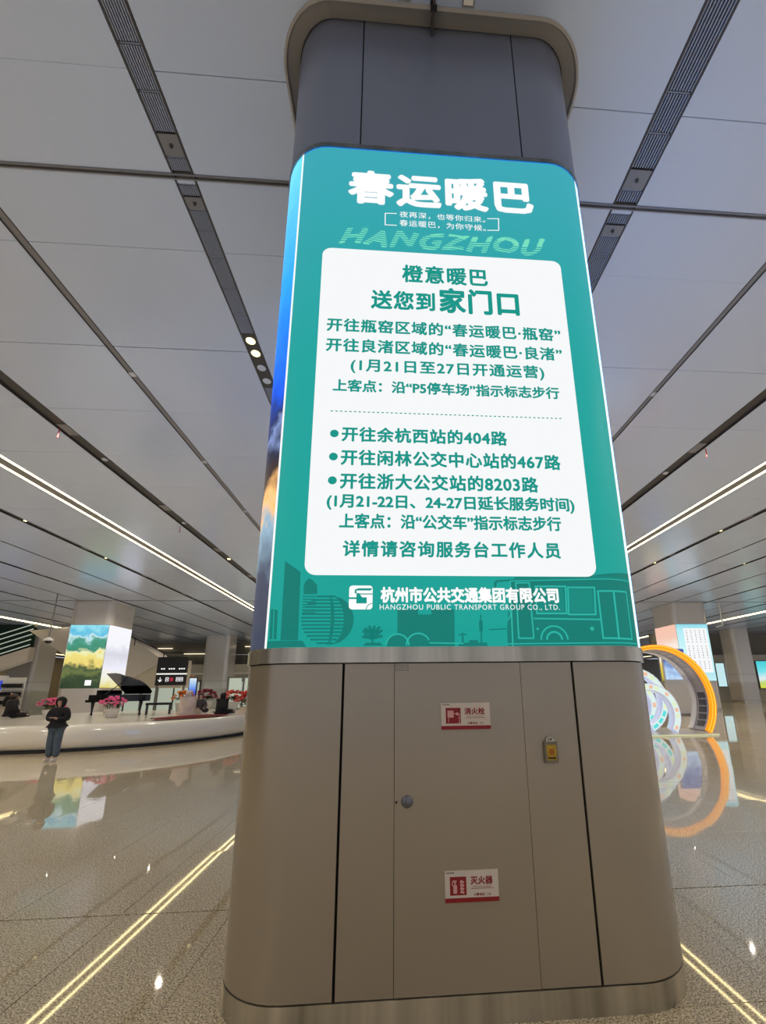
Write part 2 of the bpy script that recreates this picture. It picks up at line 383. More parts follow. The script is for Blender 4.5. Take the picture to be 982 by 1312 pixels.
# collar around the column
def profpt(cx, cy, w, r, s, off=0.):
    a = w - r; q = r * PI / 2; L = 8 * a + 4 * q
    s = (s + a) % L
    seg = 2 * a + q; k = int(s // seg); t = s - k * seg
    if t <= 2 * a: x, y, n = t - a, -w, (0, -1)
    else:
        th = (t - 2 * a) / r; x, y, n = a + r * math.sin(th), -a - r * math.cos(th), (math.sin(th), -math.cos(th))
    x += n[0] * off; y += n[1] * off
    for _ in range(k % 4): x, y = -y, x
    return (cx + x, cy + y)
def brk(w, r, s0, s1, n=8, extra=()):
    a = w - r; q = r * PI / 2; seg = 2 * a + q; out = {round(s0, 5), round(s1, 5)}
    k0 = int((s0 + a) // seg) - 1; k1 = int((s1 + a) // seg) + 1
    for k in range(k0, k1 + 1):
        b = -a + k * seg + 2 * a
        for i in range(n + 1):
            v = b + q * i / n
            if s0 < v < s1: out.add(round(v, 5))
    return sorted(out)
def shell(mb, cx, cy, w, r, s0, s1, z0, z1, off=0., th=.02, n=8, full=False, bev=.003):
    ss = brk(w, r, s0, s1, n); m = len(ss)
    P = lambda o: [profpt(cx, cy, w, r, s, o) for s in ss]
    A, B = P(off), P(off - th)
    vs = [(x, y, z) for z in (z0, z1) for x, y in A] + [(x, y, z) for z in (z0, z1) for x, y in B]
    fs = []
    for i in range(m - 1):
        fs.append((i, i + 1, m + i + 1, m + i)); fs.append((2 * m + i + 1, 2 * m + i, 3 * m + i, 3 * m + i + 1))
    mb.add(vs, fs, True)
    fs = []
    for i in range(m - 1):
        fs.append((i + 1, i, 2 * m + i, 2 * m + i + 1)); fs.append((m + i, m + i + 1, 3 * m + i + 1, 3 * m + i))
    if not full: fs += [(0, m, 3 * m, 2 * m), (m - 1, 3 * m - 1, 4 * m - 1, 2 * m - 1)]
    mb.add(vs, fs)
    return mb
def perim(w, r): return 8 * (w - r) + 2 * PI * r
t = tagp(empty('ceiling_collar', (CX, CY, HC)), 'grey rounded collar in the ceiling around the big column top', 'collar')
cb = MB(); n = 12
rings = [(rrect(HX0 - .01, HX1 + .01, HY0 - .01, HY1 + .01, HR, n), HC - .004), (rrect(HX0 + .015, HX1 - .015, HY0 + .015, HY1 - .015, HR - .03, n), HC - .012), (rrect(HX0 + .03, HX1 - .03, HY0 + .03, HY1 - .03, HR - .04, n), HC + .03), (rrect(CX - CW - .005, CX + CW + .005, YF - .005, YF + 2 * CW + .005, CR, n), HC + .09)]
for (p0, za), (p1, zb) in zip(rings[:-1], rings[1:]):
    m_ = len(p0); cb.add([(x, y, za) for x, y in p0] + [(x, y, zb) for x, y in p1], [(i, m_ + i, m_ + (i + 1) % m_, (i + 1) % m_) for i in range(m_)], True)
cb.build('rim', M['collar'], t, world=True)

# ------------------------------------------------------------ the big column
col = empty('display_column', (CX, CY, 0), 0, 'large rounded metal-clad column in front, with green lit notice screen', 'column')
LP = perim(CW, CR)
SEG = 2 * (CW - CR) + CR * PI / 2
MB().prism(rrect(CX - CW + .03, CX + CW - .03, YF + .03, YF + 2 * CW - .03, CR - .03), 0, HC + .3).build('core', M['dark'], col, world=True)
def sh(name, s0, s1, z0, z1, m, off=0., th=.02, full=False, n=10, label=None, parent=None):
    return shell(MB(), CX, CY, CW, CR, s0, s1, z0, z1, off, th, n, full).build(name, m, parent or col, world=True, label=label)
sh('plinth', 0, LP, 0, .135, M['steel'], .004, .03, True)
sl, dl, dr, sr = -.307 - CX, .014 - CX, .829 - CX, 1.177 - CX
for k in range(4):
    o_ = k * SEG
    if k == 0:
        sh('side_panel', sl + .008, dl - .0015, .142, 1.915, M['cab'])
        door = sh('door', dl + .0015, dr - .0015, .142, 1.915, M['cab'], .001, label='tall service door with a round chrome lock')
        sh('side_panel', dr + .0015, sr - .008, .142, 1.915, M['cab'])
    else: sh('side_panel', o_ + sl + .008, o_ + sr - .008, .142, 1.915, M['cab'])
    sh('corner_panel', o_ + sr + .008, o_ + SEG + sl - .008, .142, 1.915, M['cab'], 0)
    for a, b2 in ((sl, sl), (sr, sr)): pass
    # upper panels
    sh('upper_panel', o_ + sl + .006, o_ + sr - .006, 6.50, HC + .1, M['upper'], 0, .02)
    sh('upper_panel', o_ + sr + .006, o_ + SEG + sl - .006, 6.50, HC + .1, M['upper'], 0, .02)
band = MB(); shell(band, CX, CY, CW, CR, 0, LP, 1.922, 2.012, .014, .03, 10, True); shell(band, CX, CY, CW, CR, 0, LP, 2.006, 2.02, .008, .03, 10, True)
band.build('steel_band', M['steel'], col, world=True)
tb = MB(); shell(tb, CX, CY, CW, CR, 0, LP, 6.452, 6.492, .016, .035, 10, True)
tb.build('top_band', M['steeldark'], col, world=True)
# screens
def zramp(name, stops, z0, z1, noise=None, strength=1.0, mixcols=None):
    m = bpy.data.materials.new(name); m.use_nodes = True; nt = m.node_tree; b = nt.nodes['Principled BSDF']; L = nt.links.new
    b.inputs['Base Color'].default_value = (.01, .01, .01, 1); b.inputs['Roughness'].default_value = .5; b.inputs['Specular IOR Level'].default_value = .2
    tc = nt.nodes.new('ShaderNodeTexCoord'); sp = nt.nodes.new('ShaderNodeSeparateXYZ'); L(tc.outputs['Object'], sp.inputs[0])
    mr = nt.nodes.new('ShaderNodeMapRange'); mr.inputs[1].default_value = z0; mr.inputs[2].default_value = z1
    L(sp.outputs['Z'], mr.inputs[0]); fac = mr.outputs[0]
    if noise:
        nz = nt.nodes.new('ShaderNodeTexNoise'); nz.inputs['Scale'].default_value = noise[0]; nz.inputs['Detail'].default_value = 6
        L(tc.outputs['Object'], nz.inputs['Vector'])
        ma = nt.nodes.new('ShaderNodeMath'); ma.operation = 'MULTIPLY_ADD'; ma.inputs[1].default_value = noise[1]
        sb = nt.nodes.new('ShaderNodeMath'); sb.operation = 'SUBTRACT'; sb.inputs[1].default_value = .5; L(nz.outputs['Fac'], sb.inputs[0])
        L(sb.outputs[0], ma.inputs[0]); L(fac, ma.inputs[2]); fac = ma.outputs[0]
    rp = nt.nodes.new('ShaderNodeValToRGB'); e = rp.color_ramp.elements
    e[0].position = stops[0][0]; e[0].color = (*C8(*stops[0][1]), 1); e[1].position = stops[-1][0]; e[1].color = (*C8(*stops[-1][1]), 1)
    for p, c in stops[1:-1]: e.new(p).color = (*C8(*c), 1)
    L(fac, rp.inputs[0]); L(rp.outputs[0], b.inputs['Emission Color']); b.inputs['Emission Strength'].default_value = strength
    return m
M['poster'] = zramp('teal_poster', [(0, (20, 160, 148)), (.5, (28, 163, 158)), (1, (56, 167, 182))], 2.02, 6.45)
M['cityscr'] = zramp('city_picture', [(0, (60, 66, 84)), (.10, (70, 74, 92)), (.2, (140, 170, 190)), (.24, (250, 190, 120)), (.28, (60, 40, 36)), (.33, (30, 36, 60)), (.37, (120, 140, 190)), (.39, (24, 40, 90)), (.46, (0, 84, 225)), (.7, (40, 160, 255)), (1, (110, 215, 255))], 2.02, 6.45, (5.0, .16), 1.25)
M['ledwhite'] = emit('lit_white', (1, 1, 1), 1.0)
M['card'] = emit('white_card', C8(246, 248, 249), 1.0)
M['ink'] = emit('green_ink', C8(20, 150, 138), 1.0)
M['art'] = emit('dark_teal_art', C8(20, 124, 114), 1.0)
M['artmid'] = emit('mid_teal_art', C8(22, 138, 127), 1.0)
M['artline'] = emit('light_teal_line', C8(44, 178, 164), 1.0)
M['mint'] = emit('mint_print', C8(120, 222, 190), 1.0)
sL, sR = -.824 - CX, 1.744 - CX
screen = sh('screen', sL, sR, 2.02, 6.455, M['poster'], .003, .02, label='lit teal notice screen')
M['skyfill'] = emit('sky_blue_ceiling_fill', C8(120, 178, 255), 5.0)  # unseen screen faces, glow boosted as a fill to tint the ceiling blue
sh('side_screen', sR + .018, SEG * 2 - 1.27, 2.02, 6.455, M['skyfill'], .003, .02)
sh('side_screen', SEG * 2 - 1.25, SEG * 3 - 1.27, 2.02, 6.455, M['skyfill'], .003, .02)
sh('side_screen', SEG * 3 - 1.25, LP + sL - .018, 2.02, 6.455, M['cityscr'], .003, .02, label='blue city picture screen on the left side')
for s_ in (sL - .018, sR + .001): sh('edge_line', s_, s_ + .016, 2.02, 6.455, M['ledwhite'], .005, .02)
sh('edge_line', sL, sR, 6.447, 6.4545, emit('blue_reflection_line', C8(40, 120, 225), 1.), .006, .02)  # screen's blue reflection under the top band, painted as a glowing strip
def wrap(verts2, faces, m, name, layer, parent=None, label=None, kind=None):
    # verts2: (s world, z); faces triangulated/quads; sit just off the screen face
    off = .003 + .0012 * layer
    vs = [(*profpt(CX, CY, CW, CR, s - CX, off), z) for s, z in verts2]
    return MB().add(vs, faces).build(name, m, parent or screen, world=True, label=label, kind=kind)
def poly2(polys, m, name, layer, label=None, kind=None):
    bm = bmesh.new()
    for p in polys:
        vs = [bm.verts.new((x, 0, z)) for x, z in p]
        try: bm.faces.new(vs)
        except Exception: pass
    bmesh.ops.triangulate(bm, faces=bm.faces[:])
    for xx in [-.80, -.77, -.74, -.71, -.68, -.65, -.62, -.59, 1.43, 1.46, 1.49, 1.52, 1.55, 1.58, 1.61, 1.64, 1.67, 1.70, 1.73]:
        bmesh.ops.bisect_plane(bm, geom=bm.verts[:] + bm.edges[:] + bm.faces[:], plane_co=(xx, 0, 0), plane_no=(1, 0, 0))
    bm.verts.ensure_lookup_table()
    v2 = [(v.co.x, v.co.z) for v in bm.verts]; fs = [[v.index for v in f.verts] for f in bm.faces]
    bm.free()
    return wrap(v2, fs, m, name, layer, label=label, kind=kind)
def line2(pts, w, closed=False):
    out = []; n = len(pts)
    for i in range(n if closed else n - 1):
        a, b = Vector(pts[i]), Vector(pts[(i + 1) % n]); d = (b - a)
        if d.length < 1e-6: continue
        d.normalize(); nn = Vector((-d.y, d.x)) * w / 2; e = d * w / 2
        out.append([tuple(a - nn - e), tuple(b - nn + e), tuple(b + nn + e), tuple(a + nn - e)])
    return out
def rr2(x0, x1, z0, z1, r, n=6): return rrect(x0, x1, z0, z1, r, n)
def circ(cx, cz, r, n=32, a0=0, a1=360): return [(cx + r * math.cos(math.radians(a0 + (a1 - a0) * i / n)), cz + r * math.sin(math.radians(a0 + (a1 - a0) * i / n))) for i in range(n + (0 if a1 - a0 == 360 else 1))]
def ann(cx, cz, r0, r1, n=40, a0=0, a1=360):
    o = []
    for i in range(n):
        a, b = math.radians(a0 + (a1 - a0) * i / n), math.radians(a0 + (a1 - a0) * (i + 1) / n)
        o.append([(cx + r0 * math.cos(a), cz + r0 * math.sin(a)), (cx + r1 * math.cos(a), cz + r1 * math.sin(a)), (cx + r1 * math.cos(b), cz + r1 * math.sin(b)), (cx + r0 * math.cos(b), cz + r0 * math.sin(b))])
    return o
def textmesh(body, bold=0., shear=0., res=3, space=1.0):
    cu = bpy.data.curves.new('t', 'FONT'); cu.body = body; cu.size = 1; cu.resolution_u = res; cu.offset = bold; cu.shear = shear; cu.space_character = space
    cu.fill_mode = 'FRONT' if hasattr(cu, 'fill_mode') else cu.fill_mode
    o = bpy.data.objects.new('t', cu); SC.collection.objects.link(o); bpy.context.view_layer.update()
    me = bake(o); bpy.data.objects.remove(o); bpy.data.curves.remove(cu)
    vs = [(v.co.x, v.co.y) for v in me.vertices]; fs = [tuple(p.vertices) for p in me.polygons]; bpy.data.meshes.remove(me)
    return vs, fs
def fit(vs, x0, x1, z0, z1):
    ax, bx = min(v[0] for v in vs), max(v[0] for v in vs); az, bz = min(v[1] for v in vs), max(v[1] for v in vs)
    return [(x0 + (v[0] - ax) / (bx - ax) * (x1 - x0), z0 + (v[1] - az) / (bz - az) * (z1 - z0)) for v in vs]
def boldcopies(vs, fs, bold):
    # heavier strokes: the same glyphs laid again a hair aside, all round
    out_v, out_f = list(vs), list(fs); tags = [0] * len(vs)
    if bold > 0:
        rings_ = [(bold, 8)] if bold < .03 else [(bold, 10), (bold * .5, 6)]
        k = 0
        for r, n in rings_:
            for i in range(n):
                k += 1; n0 = len(out_v); dx, dy = r * math.cos(2 * PI * i / n), r * math.sin(2 * PI * i / n)
                out_v += [(v[0] + dx, v[1] + dy) for v in vs]; out_f += [tuple(j + n0 for j in f) for f in fs]; tags += [k] * len(vs)
    return out_v, out_f, tags
def lettering(body, x0, x1, z0, z1, m, bold=.012, layer=3, space=1.0, res=3, shear=0., name='lettering', label=None):
    vs, fs = textmesh(body, 0, shear, res, space)
    vs, fs, tg = boldcopies(vs, fs, bold)
    vs = fit(vs, x0, x1, z0, z1)
    v3 = [(*profpt(CX, CY, CW, CR, s - CX, .003 + .0012 * layer + .00003 * k), z) for (s, z), k in zip(vs, tg)]
    return MB().add(v3, fs).build(name, m, screen, world=True, label=label)
poly2([rr2(-.586, 1.419, 2.497, 5.297, .075)], M['card'], 'white_card', 1)
K = M['ink']
lettering('春运暖巴', -.40, 1.236, 5.80, 6.195, M['ledwhite'], .042, space=1.12, res=2)
lettering('夜再深，也等你归来。', .045, .79, 5.675, 5.745, M['ledwhite'], .004, space=1.1, res=2)
lettering('春运暖巴，为你守候。', .045, .79, 5.578, 5.65, M['ledwhite'], .004, space=1.1, res=2)
poly2(line2([(.017, 5.717), (-.077, 5.712), (-.077, 5.582), (.017, 5.584)], .008) + line2([(.812, 5.727), (.909, 5.735), (.903, 5.601), (.806, 5.594)], .008), M['ledwhite'], 'bracket_marks', 2)
# striped slanted HANGZHOU lettering: horizontal wavy stripes cut from the letters
def striped(body, x0, x1, z0, z1, m):
    vs, fs = textmesh(body, .0, .35, 3, 1.15); vs, fs, tg = boldcopies(vs, fs, .045); vs = fit(vs, x0, x1, z0, z1)
    bm = bmesh.new(); bv = [bm.verts.new((v[0], 0, v[1])) for v in vs]
    for f in fs:
        try: bm.faces.new([bv[i] for i in f])
        except Exception: pass
    n = 8; h = (z1 - z0) / n
    for k in range(1, 2 * n):
        bmesh.ops.bisect_plane(bm, geom=bm.verts[:] + bm.edges[:] + bm.faces[:], plane_co=(0, 0, z0 + k * h / 2), plane_no=(0.06, 0, 1))
    dl_ = []
    for f in bm.faces:
        c = f.calc_center_median(); kk = (c.z + .06 * c.x - z0) / (h / 2)
        if int(math.floor(kk)) % 2 and c.x > -9: dl_.append(f)
    bmesh.ops.delete(bm, geom=dl_, context='FACES')
    bm.verts.ensure_lookup_table(); bm.verts.index_update()
    v2 = [(v.co.x, v.co.z + .012 * math.sin(v.co.x * 16)) for v in bm.verts]; fs = [[v.index for v in f.verts] for f in bm.faces]; bm.free()
    wrap(v2, fs, m, 'striped_lettering', 2)
striped('HANGZHOU', -.459, 1.308, 5.345, 5.53, M['mint'])
lettering('橙意暖巴', .065, .779, 4.978, 5.164, K, .032, space=1.1)
lettering('送您到', -.184, .332, 4.697, 4.887, K, .034, space=1.08)
lettering('家门口', .365, 1.027, 4.69, 4.945, K, .040, space=1.08)
lettering('开往瓶窑区域的“春运暖巴·瓶窑”', -.522, 1.350, 4.462, 4.59, K, .032, space=1.1)
lettering('开往良渚区域的“春运暖巴·良渚”', -.520, 1.344, 4.275, 4.402, K, .032, space=1.1)
lettering('(1月21日至27日开通运营)', -.327, 1.182, 4.085, 4.222, K, .03, space=1.12)
lettering('上客点：沿“P5停车场”指示标志步行', -.454, 1.287, 3.92, 4.03, K, .034)
dots = []
for i in range(52): x = -.461 + 1.76 * i / 52; dots.append([(x, 3.746), (x + .018, 3.746), (x + .018, 3.754), (x, 3.754)])
poly2(dots, K, 'dotted_rule', 3)
poly2([circ(-.427, z, .031) for z in (3.563, 3.376, 3.189)], K, 'bullet_marks', 3)
lettering('开往余杭西站的404路', -.375, .848, 3.500, 3.625, K, .034, space=1.08)
lettering('开往闲林公交中心站的467路', -.375, 1.239, 3.310, 3.438, K, .034, space=1.08)
lettering('开往浙大公交站的8203路', -.374, 1.055, 3.125, 3.252, K, .034, space=1.08)
lettering('(1月21-22日、24-27日延长服务时间)', -.460, 1.310, 2.965, 3.09, K, .036)
lettering('上客点：沿“公交车”指示标志步行', -.369, 1.198, 2.83, 2.942, K, .034)
lettering('详情请咨询服务台工作人员', -.338, 1.173, 2.625, 2.745, K, .034, space=1.15)
# skyline art
A_ = M['art']; AM = M['artmid']; AL = M['artline']
art = [[(-.723, 2.6), (-.61, 2.518), (-.60, 2.065), (-.717, 2.068)], [(-.81, 2.278), (-.788, 2.276), (-.78, 2.078), (-.804, 2.08)], [(-.778, 2.275), (-.752, 2.266), (-.747, 2.076), (-.77, 2.078)],
       [(-.822, 2.067), (-.573, 2.062), (-.545, 2.022), (-.822, 2.022)], [(-.585, 2.42), (-.575, 2.452), (-.552, 2.475), (-.522, 2.458), (-.497, 2.426), (-.494, 2.367), (-.581, 2.367)],
       [(.032, 2.267), (.168, 2.267), (.168, 2.022), (.032, 2.022)], [(.168, 2.232), (.257, 2.232), (.257, 2.022), (.168, 2.022)], [(.257, 2.267), (.41, 2.267), (.406, 2.022), (.257, 2.022)]]
for k in range(7): art.append([(-.585, 2.355 - k * .018), (-.50, 2.355 - k * .018), (-.50, 2.347 - k * .018), (-.585, 2.347 - k * .018)])
poly2(art, A_, 'skyline_print', 1)
# striped globe
gl = []; gx, gz, gr = -.42, 2.196, .168
for k in range(15):
    z = gz - gr + .012 + k * .0235; 
    if abs(z - gz) < gr - .004:
        hw = math.sqrt(gr * gr - (z - gz) ** 2); gl.append([(gx - hw, z), (gx + hw * .62, z), (gx + hw * .62, z + .012), (gx - hw, z + .012)])
for i in range(14):
    z0 = gz - gr + 2 * gr * i / 14; z1 = gz - gr + 2 * gr * (i + 1) / 14
    f0 = math.sqrt(max(0, gr * gr - (z0 - gz) ** 2)); f1 = math.sqrt(max(0, gr * gr - (z1 - gz) ** 2))
    gl.append([(gx + f0 * .62, z0), (gx + f0, z0), (gx + f1, z1), (gx + f1 * .62, z1)])
    gl.append([(gx + f0 * .12, z0), (gx + f0 * .26, z0), (gx + f1 * .26, z1), (gx + f1 * .12, z1)])
poly2([[p for p in g] for g in gl], A_, 'striped_globe_print', 2)
bush = [circ(.033, 2.03, .068, 16, 0, 180), circ(.168, 2.03, .072, 16, 0, 180), [(-.04, 2.022), (.25, 2.022), (.25, 2.034), (-.04, 2.034)]]
poly2(bush, A_, 'bush_print', 2)
poly2(ann(.033, 2.03, .068, .078, 16, 0, 180) + ann(.168, 2.03, .072, .082, 16, 25, 180) + line2([(.245, 2.045), (.46, 2.04)], .008), AL, 'bush_outline', 3)
pl_ = line2([(-.128, 2.04), (-.129, 2.13)], .012)
for a, l_ in ((20, .06), (50, .065), (80, .06), (110, .06), (140, .06), (165, .06)):
    for hgt in (2.075, 2.11):
        x1_, z1_ = -.128 + l_ * math.cos(math.radians(a)), hgt + l_ * .7 * math.sin(math.radians(a)); pl_ += line2([(-.128, hgt), (x1_, z1_)], .017)
pl_ += [[(-.19, 2.028), (-.06, 2.028), (-.08, 2.048), (-.17, 2.048)]] + line2([(.458, 2.03), (.459, 2.105)], .012) + line2([(.435, 2.098), (.483, 2.098)], .008)
pl_ += line2([(.582, 2.03), (.586, 2.225)], .01) + [[(.572, 2.12), (.596, 2.12), (.596, 2.19), (.572, 2.19)], [(.43, 2.022), (.62, 2.022), (.62, 2.045), (.43, 2.045)], [(.50, 2.045), (.56, 2.045), (.56, 2.062), (.50, 2.062)]] + line2([(.64, 2.13), (.75, 2.135)], .008)
poly2(pl_, A_, 'plant_print', 2)
bus = [[(.80, 2.475), (1.742, 2.505), (1.742, 2.022), (.755, 2.022), (.76, 2.14), (.775, 2.25), (.79, 2.38)], [(.833, 2.491), (1.3, 2.496), (1.742, 2.555), (1.742, 2.507), (.83, 2.478)], [(.687, 2.446), (.70, 2.468), (.80, 2.475), (.80, 2.462), (.71, 2.455), (.70, 2.42), (.69, 2.40)]]
poly2(bus, A_, 'bus_print', 1)
def quadl(q, w): return line2(q, w, True)
bl = quadl([(.973, 2.426), (1.184, 2.427), (1.175, 2.239), (.97, 2.239)], .012) + quadl([(1.2, 2.42), (1.388, 2.42), (1.377, 2.232), (1.19, 2.232)], .012)
bl += quadl([(1.41, 2.394), (1.66, 2.404), (1.656, 2.07), (1.41, 2.071)], .012) + line2([(1.53, 2.395), (1.526, 2.07)], .016) + quadl([(.838, 2.45), (.932, 2.452), (.934, 2.072), (.833, 2.073)], .010)
bl += line2([(.948, 2.204), (1.406, 2.197)], .010) + line2([(.80, 2.46), (.79, 2.02)], .01) + line2([(.80, 2.463), (1.74, 2.49)], .007) + line2([(.75, 2.036), (1.742, 2.042)], .007)
bl += ann(1.075, 2.062, .085, .096, 28, 0, 180) + ann(1.075, 2.062, .045, .058, 28, 0, 180) + ann(.735, 2.24, .05, .058, 10, -60, 60) + [circ(1.34, 2.135, .014, 12), circ(.965, 2.135, .009, 10)]
poly2(bl, AL, 'bus_outline', 3)
poly2([rr2(.985, 1.165, 2.25, 2.415, .01), rr2(1.205, 1.37, 2.245, 2.41, .01)], AM, 'bus_window_print', 2)
# logo mark and company name
lg = [rr2(-.286, -.132, 2.265, 2.426, .022)]
poly2(lg, M['ledwhite'], 'logo_mark', 3)
poly2([[(-.225, 2.408), (-.132, 2.408), (-.145, 2.392), (-.238, 2.392), (-.238, 2.372), (-.25, 2.372), (-.25, 2.398)], [(-.286, 2.346), (-.17, 2.346), (-.17, 2.334), (-.286, 2.334)], [(-.205, 2.336), (-.17, 2.336), (-.17, 2.305), (-.238, 2.305), (-.238, 2.375), (-.222, 2.375), (-.222, 2.318), (-.205, 2.318)][::-1],
       [(-.238, 2.372), (-.132, 2.372), (-.132, 2.365), (-.238, 2.365)]], K, 'logo_cut', 4)
poly2(ann(-.13, 2.263, .040, .045, 8, 90, 180), K, 'logo_arc', 4)
lettering('杭州市公共交通集团有限公司', -.080, 1.129, 2.309, 2.418, M['ledwhite'], .042, layer=4)
lettering('HANGZHOU PUBLIC TRANSPORT GROUP CO., LTD.', -.084, 1.129, 2.258, 2.299, M['ledwhite'], .0, layer=4, space=1.15)
# lock, key slot, sticker on the door
lk = MB().lathe((0, 0, 0), [(0, .016), (.012, .018), (.016, .012), (.026, .012), (.034, .008), (.036, 0)], 28)
lk.v = [(.092 + v[0], YF - .001 - v[2], 1.106 + v[1]) for v in lk.v]
lk.build('lock', M['steeldark'], door, world=True, label='round chrome lock')
MB().box(.022, .033, YF - .006, YF, 1.098, 1.110).build('latch_slot', M['blackm'], door, world=True)
st = MB()
for a in line2([(.022, 1.905), (.10, 1.905), (.10, 1.872), (.022, 1.872)], .0025, True): st.add([(p[0], YF - .0022, p[1]) for p in a], [(0, 1, 2, 3)])
for k in range(9): st.box(.035 + k * .006, .039 + k * .006, YF - .0024, YF - .0018, 1.888, 1.891)
st.build('printed_frame', M['slot'], door, world=True)
M['scuff'] = mat('scuff', C8(120, 100, 84), .6)
# ------------------------------------------------------------ things on the column face
def plate_text(body, x0, x1, z0, z1, y, m, bold, par, name='lettering'):
    vs, fs = textmesh(body, 0, 0, 2); vs, fs, tg = boldcopies(vs, fs, bold); vs = fit(vs, x0, x1, z0, z1)
    return MB().add([(v[0], y - .00001 * k, v[1]) for v, k in zip(vs, tg)], fs).build(name, m, par, world=True)
M['signwhite'] = mat('sign_white', C8(226, 214, 206), .35); M['signred'] = mat('sign_red', C8(150, 22, 30), .4); M['signpink'] = mat('sign_pink', C8(226, 170, 172), .45)
for nm, z0, z1, word, lb in (('fire_hydrant_sign', 1.508, 1.667, '消火栓', 'upper red and white fire hydrant sign on the column door'), ('fire_extinguisher_sign', .578, .736, '灭火器', 'lower red and white fire extinguisher sign on the column door')):
    t = empty(nm, (.46, YF - .001, (z0 + z1) / 2), 0, lb, 'sign', 'fire signs on the column door')
    MB().box(.305, .615, YF - .010, YF - .001, z0, z1).build('board', M['signwhite'], t, world=True)
    MB().box(.305, .615, YF - .0125, YF - .009, z0, z0 + .022).build('red_strip', M['signred'], t, world=True)
    pic = MB().box(.334, .428, YF - .0115, YF - .009, z0 + .036, z1 - .030).build('pictogram', M['signred'], t, world=True)
    g = MB(); y = YF - .0122; zc = (z0 + z1) / 2
    def q(x0, x1, a, b): g.add([(x0, y, a), (x1, y, a), (x1, y, b), (x0, y, b)], [(0, 1, 2, 3)])
    if 'hydrant' in nm:
        q(.345, .383, zc - .008, zc + .034); q(.383, .402, zc + .012, zc + .017); g.add([(x, y, z) for x, z in circ(.405, zc + .014, .009, 12)], [tuple(range(12))]); q(.349, .353, zc - .036, zc - .006)
        for k in range(5): g.add([(.412 + .004 * (k % 2), y, zc - .042 + k * .012), (.424, y, zc - .04 + k * .012), (.418, y, zc - .030 + k * .012)], [(0, 1, 2)])
    else:
        g.add([(x, y, z) for x, z in rr2(.352, .374, zc - .034, zc + .010, .006)], [tuple(range(28))]); q(.358, .368, zc + .012, zc + .026); q(.348, .372, zc + .024, zc + .032); q(.346, .351, zc + .004, zc + .028)
        for k in range(4): g.add([(.390, y, zc - .030 + k * .017), (.412, y, zc - .036 + k * .017), (.416, y, zc - .026 + k * .017), (.396, y, zc - .016 + k * .017)], [(0, 1, 2, 3)])
    g.build('symbol', M['signpink'], pic, world=True)
    plate_text(word, .452, .582, z1 - .072, z1 - .030, YF - .0106, M['signred'], .035, t)
    plate_text('FIRE HYDRANT' if 'hydrant' in nm else 'FIRE EXTINGUISHER', .466, .572, z1 - .086, z1 - .079, YF - .0106, M['signred'], .0, t)
    plate_text('火警电话：119', .470, .568, z0 + .030, z0 + .044, YF - .0106, M['signred'], .03, t)
    b = MB().box(.455, .585, YF - .0112, YF - .009, z1 - .0925, z1 - .0905); b.build('rule', M['signred'], t, world=True)
    MB().box(.313, .36, YF - .0112, YF - .009, z1 - .0115, z1 - .008).build('small_print', M['blackm'], t, world=True)
M['yell'] = mat('yellow_card', C8(196, 160, 40), .5, noise=(60, .25)); M['greyplas'] = mat('grey_plastic', C8(128, 122, 108), .45)
t = empty('tag_holder', (.985, YF - .001, 1.36), 0, 'small metal holder with a yellow tag on the column panel', 'tag')
b = MB().box(.945, 1.026, YF - .022, YF - .001, 1.302, 1.428); b.build('case', M['greyplas'], t, world=True)
MB().box(.957, 1.016, YF - .0235, YF - .021, 1.318, 1.408).build('yellow_tag', M['yell'], t, world=True)
MB().box(.962, 1.010, YF - .0245, YF - .0225, 1.327, 1.336).build('tag_print', M['blackm'], t, world=True)
g = MB(); g.add([(x, YF - .0242, z) for x, z in circ(.986, 1.368, .019, 18)], [tuple(range(18))]); M['orange'] = mat('orange_print', C8(176, 104, 20), .5); g.build('round_mark', M['orange'], t, world=True)
g = MB().box(.955, 1.016, YF - .018, YF - .004, 1.428, 1.434).box(.962, .970, YF - .014, YF - .004, 1.434, 1.452).box(.998, 1.006, YF - .014, YF - .004, 1.434, 1.452).box(.962, 1.006, YF - .014, YF - .004, 1.448, 1.454)
g.build('clip', M['steel'], t, world=True)
# ------------------------------------------------------------ far walls
M['wall'] = mat('grey_beige_wall', C8(200, 190, 178), .6); M['walld'] = mat('dark_wall', C8(128, 122, 112), .6)
M['cream'] = mat('cream_band', C8(196, 184, 164), .6); M['glass'] = mat('window_glass', C8(70, 80, 84), .08, .3)
M['litglass'] = mat('lit_glass', C8(150, 160, 150), .2, 0, C8(196, 206, 190), .55)
M['frame'] = mat('grey_frame', C8(120, 118, 116), .4, .3)
M['warmlit'] = emit('warm_lit', (1, .86, .6), 1.3)
struct = lambda mb, n, m: tagp(mb.build(n, m), kind='structure')
struct(MB().box(-61, 65, 96, 97, 0, HC), 'wall_back', M['walld'])
struct(MB().box(32, 65, 48.3, 48.7, 0, 5.4), 'wall_right', M['wall'])
struct(MB().box(32, 65, 49.6, 49.9, 5.4, HC), 'wall_right_upper', M['walld'])
struct(MB().box(-61, -60, -20, 96, 0, HC), 'wall_left', M['wall'])
struct(MB().box(-40, 20, 62, 63, 0, 5.2), 'wall_far', M['cream'])
# windows / doors in the far wall, seen as lit openings
for i in range(14):
    x = -37 + i * 2.6
    w_ = tagp(MB().box(x, x + 2.3, 61.86, 61.95, 0.1, 3.2).build('window_%d' % (i + 1), M['litglass']), kind='structure')
    f = MB()
    for xx in (x - .06, x + 1.1, x + 2.24): f.box(xx, xx + .12, 61.75, 61.99, 0, 3.3)
    f.box(x - .06, x + 2.36, 61.75, 61.99, 3.2, 3.35); f.box(x, x + 2.3, 61.78, 61.97, 1.0, 1.08)
    f.build('window_frame', M['frame'], w_)
